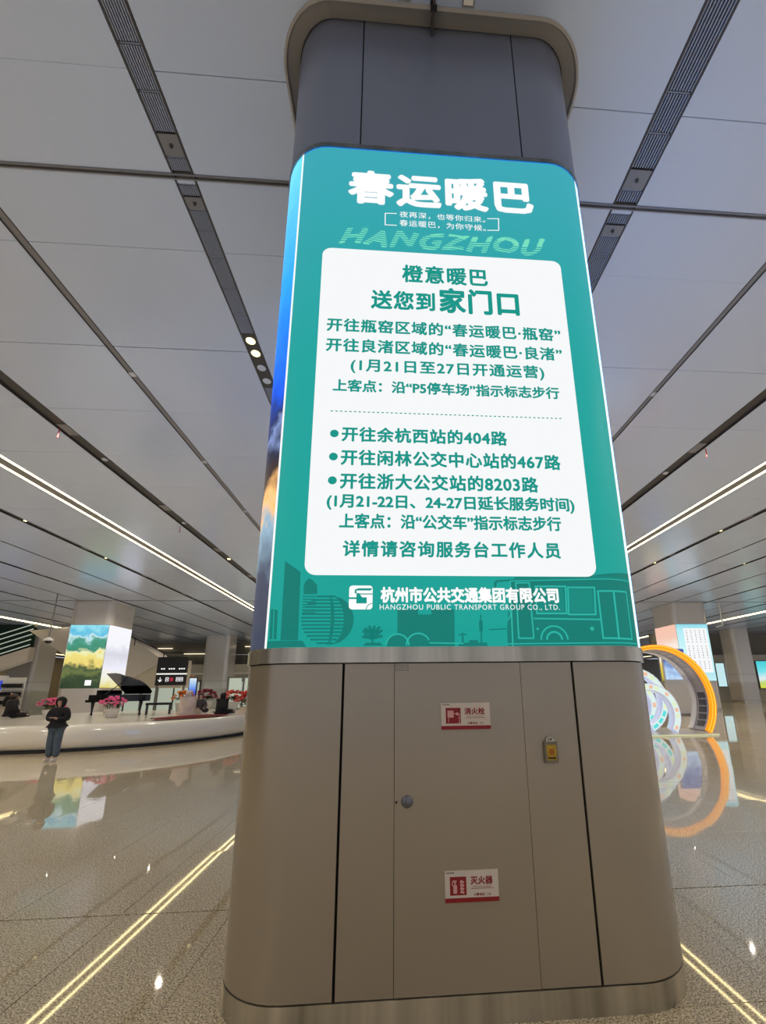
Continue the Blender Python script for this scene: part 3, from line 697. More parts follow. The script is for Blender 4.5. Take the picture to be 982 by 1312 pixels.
# gallery bridge with railing
t = empty('gallery', (-30, 52, 0), 0, 'upper gallery with a railing and warm lights behind the sign tower', 'gallery')
MB().box(-32.4, -6, 52, 56, 4.0, 5.0).build('slab', M['cream'], t, world=True)
MB().box(-32.4, -6, 55.6, 55.9, 5.0, HC - .1).build('back_panel', M['walld'], t, world=True)
b = MB()
for i in range(28): b.box(-32.4 + i * .97, -32.35 + i * .97, 52.02, 52.07, 5.0, 6.1)
b.build('railing_posts', M['frame'], t, world=True, kind='stuff')
MB().box(-32.4, -6, 52, 52.06, 6.1, 6.17).build('handrail', M['chrome'], t, world=True)
for z_, x0_, x1_ in ((7.2, -29.8, -28), (6.5, -26.5, -22.5), (7.4, -19, -12)):
    MB().box(x0_, x1_, 55.3, 55.42, z_, z_ + .09).build('lamp_strip', M['warmlit'], t, world=True)
struct(MB().box(20, 32, 60, 61, 0, HC), 'wall_far_right', M['wall'])
# wall things on the right
M['cyan'] = zramp('cyan_picture', [(0, (214, 220, 60)), (.2, (190, 215, 120)), (.35, (225, 235, 240)), (.6, (120, 225, 235)), (1, (60, 205, 215))], 1.4, 4.6, (1.2, .15))
M['paleled'] = emit('pale_led', C8(196, 232, 236), 1.0)
for x0, x1, z0, z1, mm, nm, lb in ((38.7, 39.7, 1.7, 4.4, 'paleled', 'light_box', 'pale narrow light box on the wall beside the picture column'), (43.9, 46.6, 1.45, 4.6, 'cyan', 'light_box', 'turquoise and yellow light box on the right wall at the photo edge'),
                               (41.4, 42.0, 2.4, 3.2, 'paleled', 'wall_sign', 'small pale sign on the right wall, left one of two'), (42.7, 43.5, 2.4, 3.2, 'paleled', 'wall_sign', 'small pale sign on the right wall, right one of two')):
    t = empty(nm, ((x0 + x1) / 2, 48.2, z0), 0, lb, 'sign')
    MB().box(x0 - .06, x1 + .06, 48.1, 48.29, z0 - .06, z1 + .06).build('frame', M['frame'], t, world=True)
    p = MB().box(x0, x1, 48.06, 48.11, z0, z1); o = p.build('lit_face', M['cyan'] if mm == 'cyan' else (M['paleled'] if nm == 'light_box' else M['litglass']), t, world=False)
    o.location = (-t.location.x, -t.location.y, -t.location.z)
# escalator with dark glazed side at the far left
t = empty('escalator', (-36, 41, 0), 0, 'escalator with dark green glass side and pale diagonal rails at far left', 'escalator')
M['gglass'] = mat('dark_green_glass', C8(24, 44, 38), .15)
MB().add([(-46, 41, 1.6), (-33.5, 41, 6.0), (-33.5, 41, 8.1), (-46, 41, 8.1), (-46, 41.4, 1.6), (-33.5, 41.4, 6.0), (-33.5, 41.4, 8.1), (-46, 41.4, 8.1)], [(0, 1, 2, 3), (7, 6, 5, 4), (0, 4, 5, 1), (1, 5, 6, 2), (2, 6, 7, 3), (3, 7, 4, 0)]).build('side_glass', M['gglass'], t, world=True)
MB().add([(-46, 40.8, .2), (-33.3, 40.8, 4.8), (-33.3, 40.8, 6.0), (-46, 40.8, 1.6), (-46, 41.4, .2), (-33.3, 41.4, 4.8), (-33.3, 41.4, 6.0), (-46, 41.4, 1.6)], [(0, 1, 2, 3), (7, 6, 5, 4), (0, 4, 5, 1), (1, 5, 6, 2), (2, 6, 7, 3), (3, 7, 4, 0)]).build('side_panel', M['wall'], t, world=True)
for k in range(5):
    z = 6.25 + k * .48
    MB().obox((-43, 40.95, z - 3.35), (-33.5, 40.95, z), .06, .07).build('rail', M['litglass'], t, world=True)
# stair box hanging between the columns: a pale slanting soffit
t = empty('stair_soffit', (-24, 40, 0), 0, 'pale slanting underside of a staircase behind the landscape column', 'staircase')
def slab4(p, y0, y1):
    v = [(x, y0, z) for x, z in p] + [(x, y1, z) for x, z in p]
    return MB().add(v, [(0, 1, 2, 3), (7, 6, 5, 4), (0, 4, 5, 1), (1, 5, 6, 2), (2, 6, 7, 3), (3, 7, 4, 0)])
slab4([(-33, 7.4), (-25.0, 2.2), (-20.8, 4.6), (-26.2, 8.1)], 40, 42).build('soffit', M['wall'], t, world=True)
slab4([(-25.2, 2.2), (-19.2, 2.2), (-19.2, 4.7), (-21.0, 4.7)], 40.2, 41.8).build('landing_side', M['cream'], t, world=True)
MB().obox((-26.4, 39.9, 8.0), (-20.9, 39.9, 5.35), .06, .08).obox((-20.9, 39.9, 5.35), (-19.2, 39.9, 5.35), .06, .08).obox((-20.9, 39.9, 4.65), (-20.9, 39.9, 5.35), .05, .05).obox((-23.6, 39.9, 6.0), (-23.6, 39.9, 6.65), .05, .05).build('handrail', M['blackm'], t, world=True)
# doors below
t = empty('glass_doorway', (-22, 43, 0), 0, 'row of framed glass doors behind the piano', 'doorway')
b = MB()
for i in range(6): b.box(-27.2 + i * 1.5, -27.1 + i * 1.5, 43, 43.1, 0, 3.1)
b.box(-27.2, -19.6, 43, 43.1, 3.0, 3.15)
b.build('door_frame', M['frame'], t, world=True)
for i in range(5): MB().box(-27.05 + i * 1.5, -25.75 + i * 1.5, 43.02, 43.06, .05, 2.98).build('pane', M['litglass'], t, world=True)
MB().box(-27.2, -19.4, 42.9, 43.2, 3.25, 3.4).build('copper_edge', mat('copper', C8(190, 130, 100), .4), t, world=True)
# gate right of the second column
t = empty('glass_gate', (-16, 46, 0), 0, 'tall glass gate with grey frames beside the far plain column', 'gate')
b = MB()
for x in (-17.3, -15.7, -14.2, -12.7): b.box(x, x + .14, 46, 46.14, 0, 3.3)
for z in (0.02, 1.05, 3.2): b.box(-17.3, -12.56, 46.02, 46.12, z, z + .12)
b.build('frame', M['frame'], t, world=True)
for x in (-17.1, -15.5, -14.0): MB().box(x, x + 1.25, 46.05, 46.09, .15, 3.18).build('pane', M['litglass'], t, world=True)
MB().box(-14.3, -12.6, 45.86, 45.95, 3.45, 4.1).build('lit_sign', emit('green_sign', C8(150, 215, 195), 1), t, world=True)
MB().box(-14.35, -12.55, 45.95, 46.1, 3.3, 4.15).build('sign_case', M['frame'], t, world=True)
# ------------------------------------------------------------ far columns
def far_column(cx, cy, label, pics=None, w=1.4, r=.38):
    t = empty('display_column' if pics else 'metal_column', (cx, cy, 0), 0, label, 'column')
    MB().prism(rrect(cx - w + .03, cx + w - .03, cy - w + .03, cy + w - .03, r - .03, 6), 0, HC).build('core', M['dark'], t, world=True)
    L_ = perim(w, r); sg = 2 * (w - r) + r * PI / 2
    P = lambda n_, a, b_, z0, z1, m, off=0., full=False: shell(MB(), cx, cy, w, r, a, b_, z0, z1, off, .02, 6, full).build(n_, m, t, world=True)
    P('plinth', 0, L_, 0, .14, M['steel'], .004, True)
    a = w - r
    if pics:
        for k in range(4):
            P('side_panel', k * sg - a + .01, k * sg + a - .01, .15, 2.12, M['colgrey']); P('corner_panel', k * sg + a, k * sg + sg - a, .15, 2.12, M['colgrey'])
            P('upper_panel', k * sg - a + .01, k * sg + a - .01, 6.45, HC, M['colgrey']); P('upper_corner', k * sg + a, k * sg + sg - a, 6.45, HC, M['colgrey'])
            q = r * PI / 4
            P('screen', k * sg - a - q + .01, k * sg + a + q - .01, 2.14, 6.43, pics[k])
    else:
        for k in range(4):
            P('side_panel', k * sg - a + .01, k * sg + a - .01, .15, 3.0, M['colgrey']); P('corner_panel', k * sg + a, k * sg + sg - a, .15, 3.0, M['colgrey'])
            P('upper_panel', k * sg - a + .01, k * sg + a - .01, 3.02, HC, M['colgrey']); P('upper_corner', k * sg + a, k * sg + sg - a, 3.02, HC, M['colgrey'])
    return t
M['landscape'] = zramp('landscape_picture', [(0, (40, 60, 40)), (.16, (60, 78, 50)), (.24, (110, 120, 70)), (.32, (70, 90, 60)), (.40, (236, 214, 120)), (.50, (240, 226, 130)), (.56, (240, 240, 190)), (.62, (60, 140, 110)), (.72, (80, 160, 140)), (.80, (200, 235, 240)), (.88, (90, 190, 225)), (1, (150, 225, 240))], 2.14, 6.43, (1.9, .42))
M['clouds'] = zramp('cloud_picture', [(0, (228, 214, 120)), (.14, (240, 240, 220)), (.3, (238, 238, 250)), (.55, (214, 214, 226)), (.7, (244, 244, 252)), (1, (248, 248, 252))], 2.14, 6.43, (1.2, .3))
M['peach'] = zramp('peach_picture', [(0, (80, 90, 60)), (.08, (200, 180, 60)), (.3, (236, 206, 70)), (.42, (240, 236, 226)), (.62, (250, 236, 226)), (.78, (246, 200, 180)), (1, (246, 196, 174))], 2.14, 6.43, (1.3, .16))
M['cyanframe'] = zramp('cyan_frame', [(0, (196, 240, 246)), (.12, (180, 232, 240)), (.5, (206, 246, 250)), (.9, (180, 236, 246)), (1, (140, 216, 232))], 2.14, 6.43)
M['bluepic'] = zramp('blue_picture', [(0, (190, 220, 250)), (.4, (40, 80, 170)), (.6, (60, 110, 190)), (1, (110, 160, 220))], 2.14, 6.43, (3, .8))
lc = far_column(-21.15, 31.7, 'column with green landscape screen behind the piano', [M['landscape'], M['clouds'], M['landscape'], M['clouds']])
o = MB().box(-20.75, -20.35, 30.27, 30.29, 2.3, 2.66).build('white_mark', M['ledwhite'], lc, world=True)
rc = far_column(23.15, 31.8, 'column with peach picture and white text screen at right', [M['cyanframe'], M['cyanframe'], M['cyanframe'], M['peach']])
MB().box(22.35, 24.2, 30.37, 30.39, 2.75, 6.1).build('white_card', M['card'], rc, world=True)
b = MB(); random.seed(3)
for c in range(5):
    x = 22.55 + c * .35; n_ = (13, 17, 18, 18, 18)[c]
    for k in range(n_):
        z = 5.9 - k * .168 - (0, 0, .0, .0, .0)[c]
        if z < 2.9 or (k % 7 == 6): continue
        for _ in range(4):
            a_ = random.choice((0, 1)); dx, dz = random.uniform(-.035, .035), random.uniform(-.035, .035)
            if a_: b.box(x + dx - .006, x + dx + .006, 30.355, 30.368, z - .035, z + .035)
            else: b.box(x - .035, x + .035, 30.355, 30.368, z + dz - .006, z + dz + .006)
b.build('vertical_text', M['blackm'], rc, world=True, kind='stuff')
far_column(-20.2, 50.9, 'plain grey metal column beside the glass gate', None, 1.35)
far_column(-39.4, 48.9, 'plain grey metal column at far left behind the shelves', None, 1.45)
far_column(39.9, 46.0, 'plain grey metal column in front of the right wall', None, 1.05)
# ------------------------------------------------------------ ceiling camera and pipe
t = empty('dome_camera', (-22.0, 28.2, 5.1), 0, 'small white dome security camera on a thin hanging pole, upper left', 'camera')
MB().cyl((0, 0, .2), (0, 0, HC - 5.1), .03, n=8).build('pole', M['frame'], t)
MB().lathe((0, 0, 0), [(0, .24), (.06, .22), (.24, .1), (.26, .0), (.2, -.02)], 14).build('hood', M['whitem'], t)
MB().ball((0, 0, -.02), .19, 12, 8).build('dome', M['black'], t)
t = empty('hanging_pipe', (23.8, 28, 0), 0, 'thin white bent pipe hanging from the ceiling right of the picture column', 'pipe')
MB().cyl((25.3, 30, 6.3), (25.3, 30, HC), .05, n=8).build('drop', M['whitem'], t, world=True)
MB().cyl((25.3, 30, 6.3), (24.75, 30, 6.15), .05, n=8).build('elbow', M['whitem'], t, world=True)

# ------------------------------------------------------------ round white platform
PCX, PCY, PRX, PRY = -11.8, 20.3, 5.7, 6.1; PZ = .80
t = plat = empty('round_platform', (PCX, PCY, 0), 0, 'low round glossy white platform the piano stands on', 'platform')
MB().lathe((0, 0, 0), [(1.0, 0), (1.0, .07), (.985, .075), (.985, .1)], 96, PRX, PRY).build('dark_base', M['blackm'], t)
pr = [(.985, .09), (1.0, .16), (1.006, .32), (1.004, .5), (.996, .64), (.983, .735), (.962, .785), (.94, .798), (.88, .80), (.4, .80), (0, .80)]
MB().lathe((0, 0, 0), pr, 128, PRX, PRY).build('rim', M['white'], t)
M['redmat'] = mat('dark_red_cloth', C8(112, 22, 22), .9, noise=(20, .3))
def arcmat(a0, a1, r0, r1, lb):
    t = empty('red_cushion', (PCX, PCY, PZ), 0, lb, 'cushion'); b = MB(); n_ = 14; vs = []
    for i in range(n_ + 1):
        a = math.radians(a0 + (a1 - a0) * i / n_); k = math.sin(PI * i / n_) * .5 + .5
        for rr_, z in ((r0, .01), (r0 + .02, .07 * k + .01), (r1 - .02, .07 * k + .01), (r1, .01)):
            vs.append((PRX * rr_ * math.cos(a), PRY * rr_ * math.sin(a), z + .025))
    b.add(vs, [(i * 4 + j, i * 4 + 4 + j, i * 4 + 5 + j, i * 4 + 1 + j) for i in range(n_) for j in range(3)], True)
    b.build('pad', M['redmat'], t); return t
arcmat(-50, -20, .82, .95, 'dark red cushion strip on the platform beside the seated people')
arcmat(212, 245, .82, .94, 'dark red cushion strip on the platform at left behind the standing person')
# ------------------------------------------------------------ flowers
M['leaf'] = mat('leaf_green', C8(50, 70, 36), .7); 
def flowerpot(x, y, z, s, col, label):
    t = empty('potted_flowers', (x, y, z), 0, label, 'potted flowers')
    mm = mat('petals', C8(*col), .6, noise=(9, .3)); rnd = random.Random(int(x * 100))
    MB().lathe((0, 0, 0), [(0, 0), (.16 * s, 0), (.22 * s, .28 * s), (.24 * s, .3 * s), (.2 * s, .3 * s), (0, .27 * s)], 16).build('pot', M['whitem'], t)
    b = MB()
    for i in range(60):
        a = rnd.uniform(0, 2 * PI); e = rnd.uniform(-.1, .9); l_ = .34 * s
        p = Vector((math.cos(a) * l_ * math.cos(e), math.sin(a) * l_ * math.cos(e), .36 * s + l_ * .6 * math.sin(e)))
        q = p * .5 + Vector((0, 0, .16 * s)); sd = Vector((-math.sin(a), math.cos(a), 0)) * .035 * s
        b.add([tuple(q), tuple((p + q) / 2 + sd), tuple(p), tuple((p + q) / 2 - sd)], [(0, 1, 2, 3)])
    b.build('leaves', M['leaf'], t, kind='stuff')
    b = MB()
    for i in range(70):
        a = rnd.uniform(0, 2 * PI); e = rnd.uniform(.0, 1.5); l_ = rnd.uniform(.26, .36) * s
        b.ball((math.cos(a) * l_ * math.cos(e) * 1.15, math.sin(a) * l_ * math.cos(e) * 1.15, .42 * s + l_ * .8 * math.sin(e)), rnd.uniform(.035, .055) * s, 6, 4, (1, 1, .7))
    b.build('blossoms', mm, t, kind='stuff'); return t
flowerpot(-13.9, 18.6, .80, 1.15, (226, 96, 140), 'pink flowers in a pot behind the standing hooded person')
flowerpot(-11.3, 18.3, .80, 1.2, (236, 96, 150), 'pink flowers in a pot in front of the piano legs')
flowerpot(-10.75, 22.9, .80, 1.5, (214, 120, 40), 'orange flowers in a pot right of the piano')
flowerpot(-10.2, 24.3, .80, 1.6, (128, 30, 62), 'dark crimson flowers behind the orange flowers')
flowerpot(-8.5, 23.6, .80, 1.5, (214, 84, 70), 'coral red flowers beyond the seated people')
flowerpot(-9.9, 30.6, .0, 2.6, (206, 52, 40), 'tall red flowers near the blue screen stand')
# ------------------------------------------------------------ piano
pn = empty('grand_piano', (-12.45, 20.7, PZ), math.radians(245), 'black grand piano with raised lid on the white platform', 'piano')
body = []
W_, LN = .76, 2.55
# keyboard at y=-LN/2 side, tail at +y ; straight (bass) side at x=-W
body = [(-W_, -LN / 2), (W_, -LN / 2), (W_, -.25), (.70, .05), (.52, .4), (.38, .75), (.22, 1.05), (-.02, 1.22), (-.35, LN / 2), (-.62, 1.22), (-W_, 1.0)]
MB().prism(body, .66, .98).build('case', M['black'], pn)
lidz = 1.0
lid = [(x, y) for x, y in body if True]; lid = [(-W_, -LN / 2 + .42), (W_, -LN / 2 + .42)] + body[2:]
ang = math.radians(42); b = MB(); vs = []
for dz in (0, .03):
    for x, y in lid:
        u = x + W_; vs.append((-W_ + u * math.cos(ang) - dz * math.sin(ang), y, lidz + u * math.sin(ang) + dz * math.cos(ang)))
n_ = len(lid); b.add(vs, [tuple(range(n_ - 1, -1, -1)), tuple(range(n_, 2 * n_))] + [(i, (i + 1) % n_, n_ + (i + 1) % n_, n_ + i) for i in range(n_)])
b.build('lid', M['black'], pn)
MB().obox((W_ - .05, -.2, .98), (-W_ + .9 * math.cos(ang), -.2, lidz + .9 * math.sin(ang)), .03, .03).build('lid_prop', M['black'], pn)
MB().box(-W_, W_, -LN / 2 - .22, -LN / 2, .62, .74).build('keybed', M['black'], pn)
MB().box(-W_ + .1, W_ - .1, -LN / 2 - .2, -LN / 2 - .05, .74, .76).build('white_keys', M['white'], pn)
b = MB()
for k in range(36):
    if k % 7 not in (2, 6): b.box(-W_ + .12 + k * .036, -W_ + .135 + k * .036, -LN / 2 - .13, -LN / 2 - .05, .76, .775)
b.build('black_keys', M['blackm'], pn, kind='stuff')
MB().box(-W_ + .15, W_ - .15, -LN / 2 + .3, -LN / 2 + .33, .98, 1.2).build('music_desk', M['black'], pn)
for x, y in ((-.62, -1.1), (.62, -1.1), (-.35, .95)):
    MB().lathe((x, y, 0), [(0, 0), (.05, 0), (.05, .06), (.035, .1), (.045, .3), (.08, .6), (.09, .68), (0, .68)], 10).build('leg', M['black'], pn)
b = MB().cyl((-.06, -.85, .1), (-.06, -.85, .66), .02).cyl((.06, -.85, .1), (.06, -.85, .66), .02).box(-.12, .12, -1.0, -.8, .06, .12); b.build('pedal_lyre', M['black'], pn)
bn = empty('piano_bench', (-10.7, 20.6, PZ), math.radians(20), 'black four-legged piano bench right of the grand piano', 'bench')
MB().box(-.5, .5, -.2, .2, .42, .52).build('seat', M['blackm'], bn)
for x in (-.45, .45):
    for y in (-.16, .16): MB().box(x - .025, x + .025, y - .025, y + .025, 0, .42).build('leg', M['black'], bn)
pn.scale = (.92, .92, .92)
# ------------------------------------------------------------ sign tower in front of piano
# ------------------------------------------------------------ sign tower
t = empty('sign_tower', (-18.0, 36, 0), 0, 'tall black direction sign tower with white symbols beyond the platform', 'sign')
MB().box(-19.25, -16.95, 36, 36.35, 3.35, 4.62).build('upper_board', M['blackm'], t, world=True)
MB().box(-19.25, -16.95, 36.05, 36.3, 3.22, 3.3).build('white_edge', M['ledwhite'], t, world=True)
MB().box(-19.25, -16.95, 36, 36.35, 2.35, 3.2).build('lower_board', M['blackm'], t, world=True)
for x in (-19.2, -17.1): MB().box(x, x + .12, 36.1, 36.25, 0, 2.35).build('post', M['frame'], t, world=True)
b = MB()
for x0 in (-18.9, -18.3, -17.5):
    for k in range(3 if x0 > -18.5 else 2): b.box(x0 + k * .18, x0 + k * .18 + .12, 35.985, 35.999, 3.62, 3.72)
b.build('small_print', M['ledwhite'], t, world=True)
b = MB(); xx = -19.0
b.box(xx + .10, xx + .15, 35.985, 35.999, 2.68, 2.98); b.obox((xx + .125, 35.99, 2.64), (xx - .02, 35.99, 2.8), .05, .014, (0, 1, 0)); b.obox((xx + .125, 35.99, 2.64), (xx + .27, 35.99, 2.8), .05, .014, (0, 1, 0))
b.build('arrow', M['ledwhite'], t, world=True)
b = MB()
for x0 in (-18.45, -17.62, -17.32):
    b.box(x0, x0 + .04, 35.985, 35.999, 2.66, 2.98); b.box(x0, x0 + .24, 35.985, 35.999, 2.94, 2.98); b.box(x0 + .2, x0 + .24, 35.985, 35.999, 2.66, 2.98); b.box(x0 + .08, x0 + .16, 35.985, 35.999, 2.78, 2.86); b.box(x0, x0 + .24, 35.985, 35.999, 2.66, 2.69)
b.build('symbols', M['ledwhite'], t, world=True)
MB().box(-18.1, -17.85, 35.985, 35.999, 2.68, 2.96).build('red_symbol', emit('sign_red_lit', C8(170, 40, 60), 1), t, world=True)
t = empty('screen_stand', (-13.9, 33, 0), 0, 'narrow standing display with blue and white picture beyond the flowers', 'display')
MB().box(-15.2, -14.6, 33, 33.12, .3, 2.9).build('case', M['blackm'], t, world=True)
MB().box(-15.15, -14.65, 32.98, 33.0, 1.2, 2.8).build('lit_face', zramp('stand_picture', [(0, (60, 40, 120)), (.4, (60, 90, 220)), (.7, (150, 190, 235)), (1, (220, 230, 235))], 1.2, 2.8), t, world=False).location = (13.9, -33, 0)
MB().box(-15.3, -14.5, 32.9, 33.25, 0, .3).build('base', M['frame'], t, world=True)
# ------------------------------------------------------------ left booths
t = empty('info_board', (-34.3, 39.5, 0), 0, 'blue panel on a pale booth at the left photo edge', 'board')
MB().box(-38, -33.8, 39.6, 39.9, 0, 3.4).build('panel', M['whitem'], t, world=True)
MB().box(-37, -33.95, 39.55, 39.6, 2.2, 2.95).build('blue_face', emit('blue_lit', C8(60, 80, 200), .9), t, world=True)
MB().box(-37, -33.95, 39.55, 39.6, .9, 1.9).build('teal_face', emit('teal_lit', C8(80, 140, 160), .7), t, world=True)
t = empty('shelf_rack', (-32.6, 39, 0), 0, 'pale rack of small dark panels left of the far plain column', 'rack')
MB().box(-33.6, -31.8, 39.2, 39.3, 0, 3.2).build('back', M['whitem'], t, world=True)
for z in (.9, 1.6, 2.3): MB().box(-33.6, -31.8, 38.9, 39.2, z, z + .05).build('shelf', M['frame'], t, world=True)
b = MB()
for z in (.98, 1.68, 2.38):
    for k in range(6): b.box(-33.5 + k * .28, -33.3 + k * .28, 38.95, 39.15, z, z + .3)
b.build('dark_items', M['blackm'], t, world=True, kind='stuff')

# ------------------------------------------------------------ right: ring gate with lit arches
M['orangeled'] = emit('orange_led', C8(255, 150, 24), 1.25); M['yelled'] = emit('yellow_led', C8(255, 205, 80), 1.3)
M['ringgrey'] = mat('ring_grey', C8(176, 172, 170), .4); M['photo'] = mat('grey_photo', C8(84, 82, 84), .5, noise=(14, .4))
GX, GY, GZ, GR = 10.10, 15.5, 1.24, 2.09
def arcband(mb, cx, cz, r0, r1, y0, y1, a0, a1, n=48):
    vs = []
    for i in range(n + 1):
        a = math.radians(a0 + (a1 - a0) * i / n); c, s_ = math.cos(a), math.sin(a)
        vs += [(cx + r0 * c, y0, cz + r0 * s_), (cx + r1 * c, y0, cz + r1 * s_), (cx + r1 * c, y1, cz + r1 * s_), (cx + r0 * c, y1, cz + r0 * s_)]
    fs = [(i * 4 + j, i * 4 + (j + 1) % 4, i * 4 + 4 + (j + 1) % 4, i * 4 + 4 + j) for i in range(n) for j in range(4)]
    mb.add(vs, fs, True); mb.add(vs[:4], [(0, 1, 2, 3)]); mb.add(vs[-4:], [(3, 2, 1, 0)]); return mb
t = gate = empty('ring_gate', (GX, GY, 0), 0, 'large ring-shaped walk-through gate with glowing orange rim at right', 'gate')
am = math.degrees(math.asin((GZ - .07) / GR))
arcband(MB(), GX, GZ, GR - .17, GR, GY - .06, GY + .12, -am, 180 + am).build('orange_rim', M['orangeled'], t, world=True)
arcband(MB(), GX, GZ, GR - .06, GR - .035, GY - .07, GY - .06, -am, 180 + am).build('bright_line', M['yelled'], t, world=True)
arcband(MB(), GX, GZ, GR - .165, GR - .15, GY - .07, GY - .06, -am, 180 + am).build('bright_line', M['yelled'], t, world=True)
arcband(MB(), GX, GZ, GR - .17, GR - .02, GY + .12, GY + 1.0, -am, 180 + am).build('inner_shell', M['ringgrey'], t, world=True)
for k in range(14):
    a0 = -30 + k * 8.0
    if a0 > 80: break
    arcband(MB(), GX, GZ, GR - .185, GR - .168, GY + .22, GY + .62, a0, a0 + 6.6, 4).build('photo_panel', M['photo'] if a0 < 8 else M['ringgrey'], t, world=True)
arcband(MB(), GX, GZ, GR - .22, GR - .17, GY + .72, GY + 1.0, -am, 180 + am).build('inner_edge', M['whitem'], t, world=True)
t = empty('gate_base', (GX, GY + .6, 0), 0, 'thin pale base plate with glowing yellow edge under the ring gate', 'base')
MB().box(GX - 2.2, GX + 1.85, GY - .25, GY + 2.4, 0, .06).build('plate', M['white'], t, world=True)
MB().box(GX - 2.2, GX + 1.85, GY - .265, GY - .25, .012, .045).build('lit_edge', emit('yellowgreen_led', C8(226, 228, 180), .9), t, world=True)
M['lav'] = mat('lavender_white', C8(226, 230, 246), .4, 0, C8(190, 200, 232), .35)
M['face'] = emit('pale_picture', C8(222, 240, 236), 1.0)
M['teal2'] = emit('turquoise_picture', C8(90, 222, 220), 1.0); M['pk'] = emit('coral_picture', C8(240, 190, 160), 1.0); M['gn'] = emit('pale_green_picture', C8(226, 240, 190), 1.0)
for i, (cx, r_o, y, zc, lb) in enumerate(((9.78, 1.02, 16.9, 1.05, 'innermost'), (9.68, 1.28, 16.4, 1.22, 'middle'), (9.88, 1.17, 15.9, .72, 'outermost'))):
    t = empty('picture_arch', (cx, y, .06), 0, '%s glowing white arch with small coloured pictures inside the ring gate' % lb, 'arch')
    a_ = math.degrees(math.asin(min(.999, (zc - .06) / r_o)))
    arcband(MB(), cx, zc, r_o - .27, r_o, y, y + .35, -a_, 180 + a_, 32).build('body', M['lav'], t, world=True)
    mm = [M['gn'], M['face'], M['pk'], M['face'], M['gn'], M['pk']]
    n_ = 20; st_ = (180 + 2 * a_) / n_
    arcband(MB(), cx, zc, r_o - .25, r_o - .03, y - .008, y, -a_, 180 + a_, 32).build('lit_face', M['face'], t, world=True)
    for k in range(n_):
        m_ = M['teal2'] if (k < 3 and i < 2) else mm[(k * 5 + i) % 6]
        arcband(MB(), cx, zc, r_o - .20, r_o - .08, y - .012, y - .006, -a_ + k * st_ + 2.2, -a_ + (k + 1) * st_ - 2.2, 3).build('picture', m_, t, world=True)
t = empty('blue_poster', (15.0, 26, 0), 0, 'blue and white picture panel seen through the ring gate', 'display')
MB().box(17.55, 18.9, 26, 26.15, 2.2, 4.1).build('board', M['bluepic'], t, world=True)
MB().box(17.5, 18.95, 26.15, 26.3, 0, 4.15).build('backing', M['colgrey'], t, world=True)
MB().box(17.3, 19.15, 25.9, 26.5, 0, .08).build('base', M['frame'], t, world=True)

# ------------------------------------------------------------ people
M['skin'] = mat('skin', C8(206, 164, 140), .55)
def skin_mesh(name, joints, edges, m, parent, root=0, sub=2):
    me = bpy.data.meshes.new(name); me.from_pydata([j[:3] for j in joints], edges, []); me.update()
    o = bpy.data.objects.new(name, me); SC.collection.objects.link(o)
    o.modifiers.new('s', 'SKIN'); sv = me.skin_vertices[0].data
    for i, j in enumerate(joints):
        r = j[3]; sv[i].radius = (r, j[4] if len(j) > 4 else r); sv[i].use_root = (i == root)
    sm = o.modifiers.new('u', 'SUBSURF'); sm.levels = sub
    bpy.context.view_layer.update(); m2 = bake(o); o.modifiers.clear(); o.data = m2
    m2.polygons.foreach_set('use_smooth', [True] * len(m2.polygons)); m2.materials.clear(); m2.materials.append(m)
    if parent: o.parent = parent
    return o
def chain(*idx): return [(a, b) for a, b in zip(idx[:-1], idx[1:])]
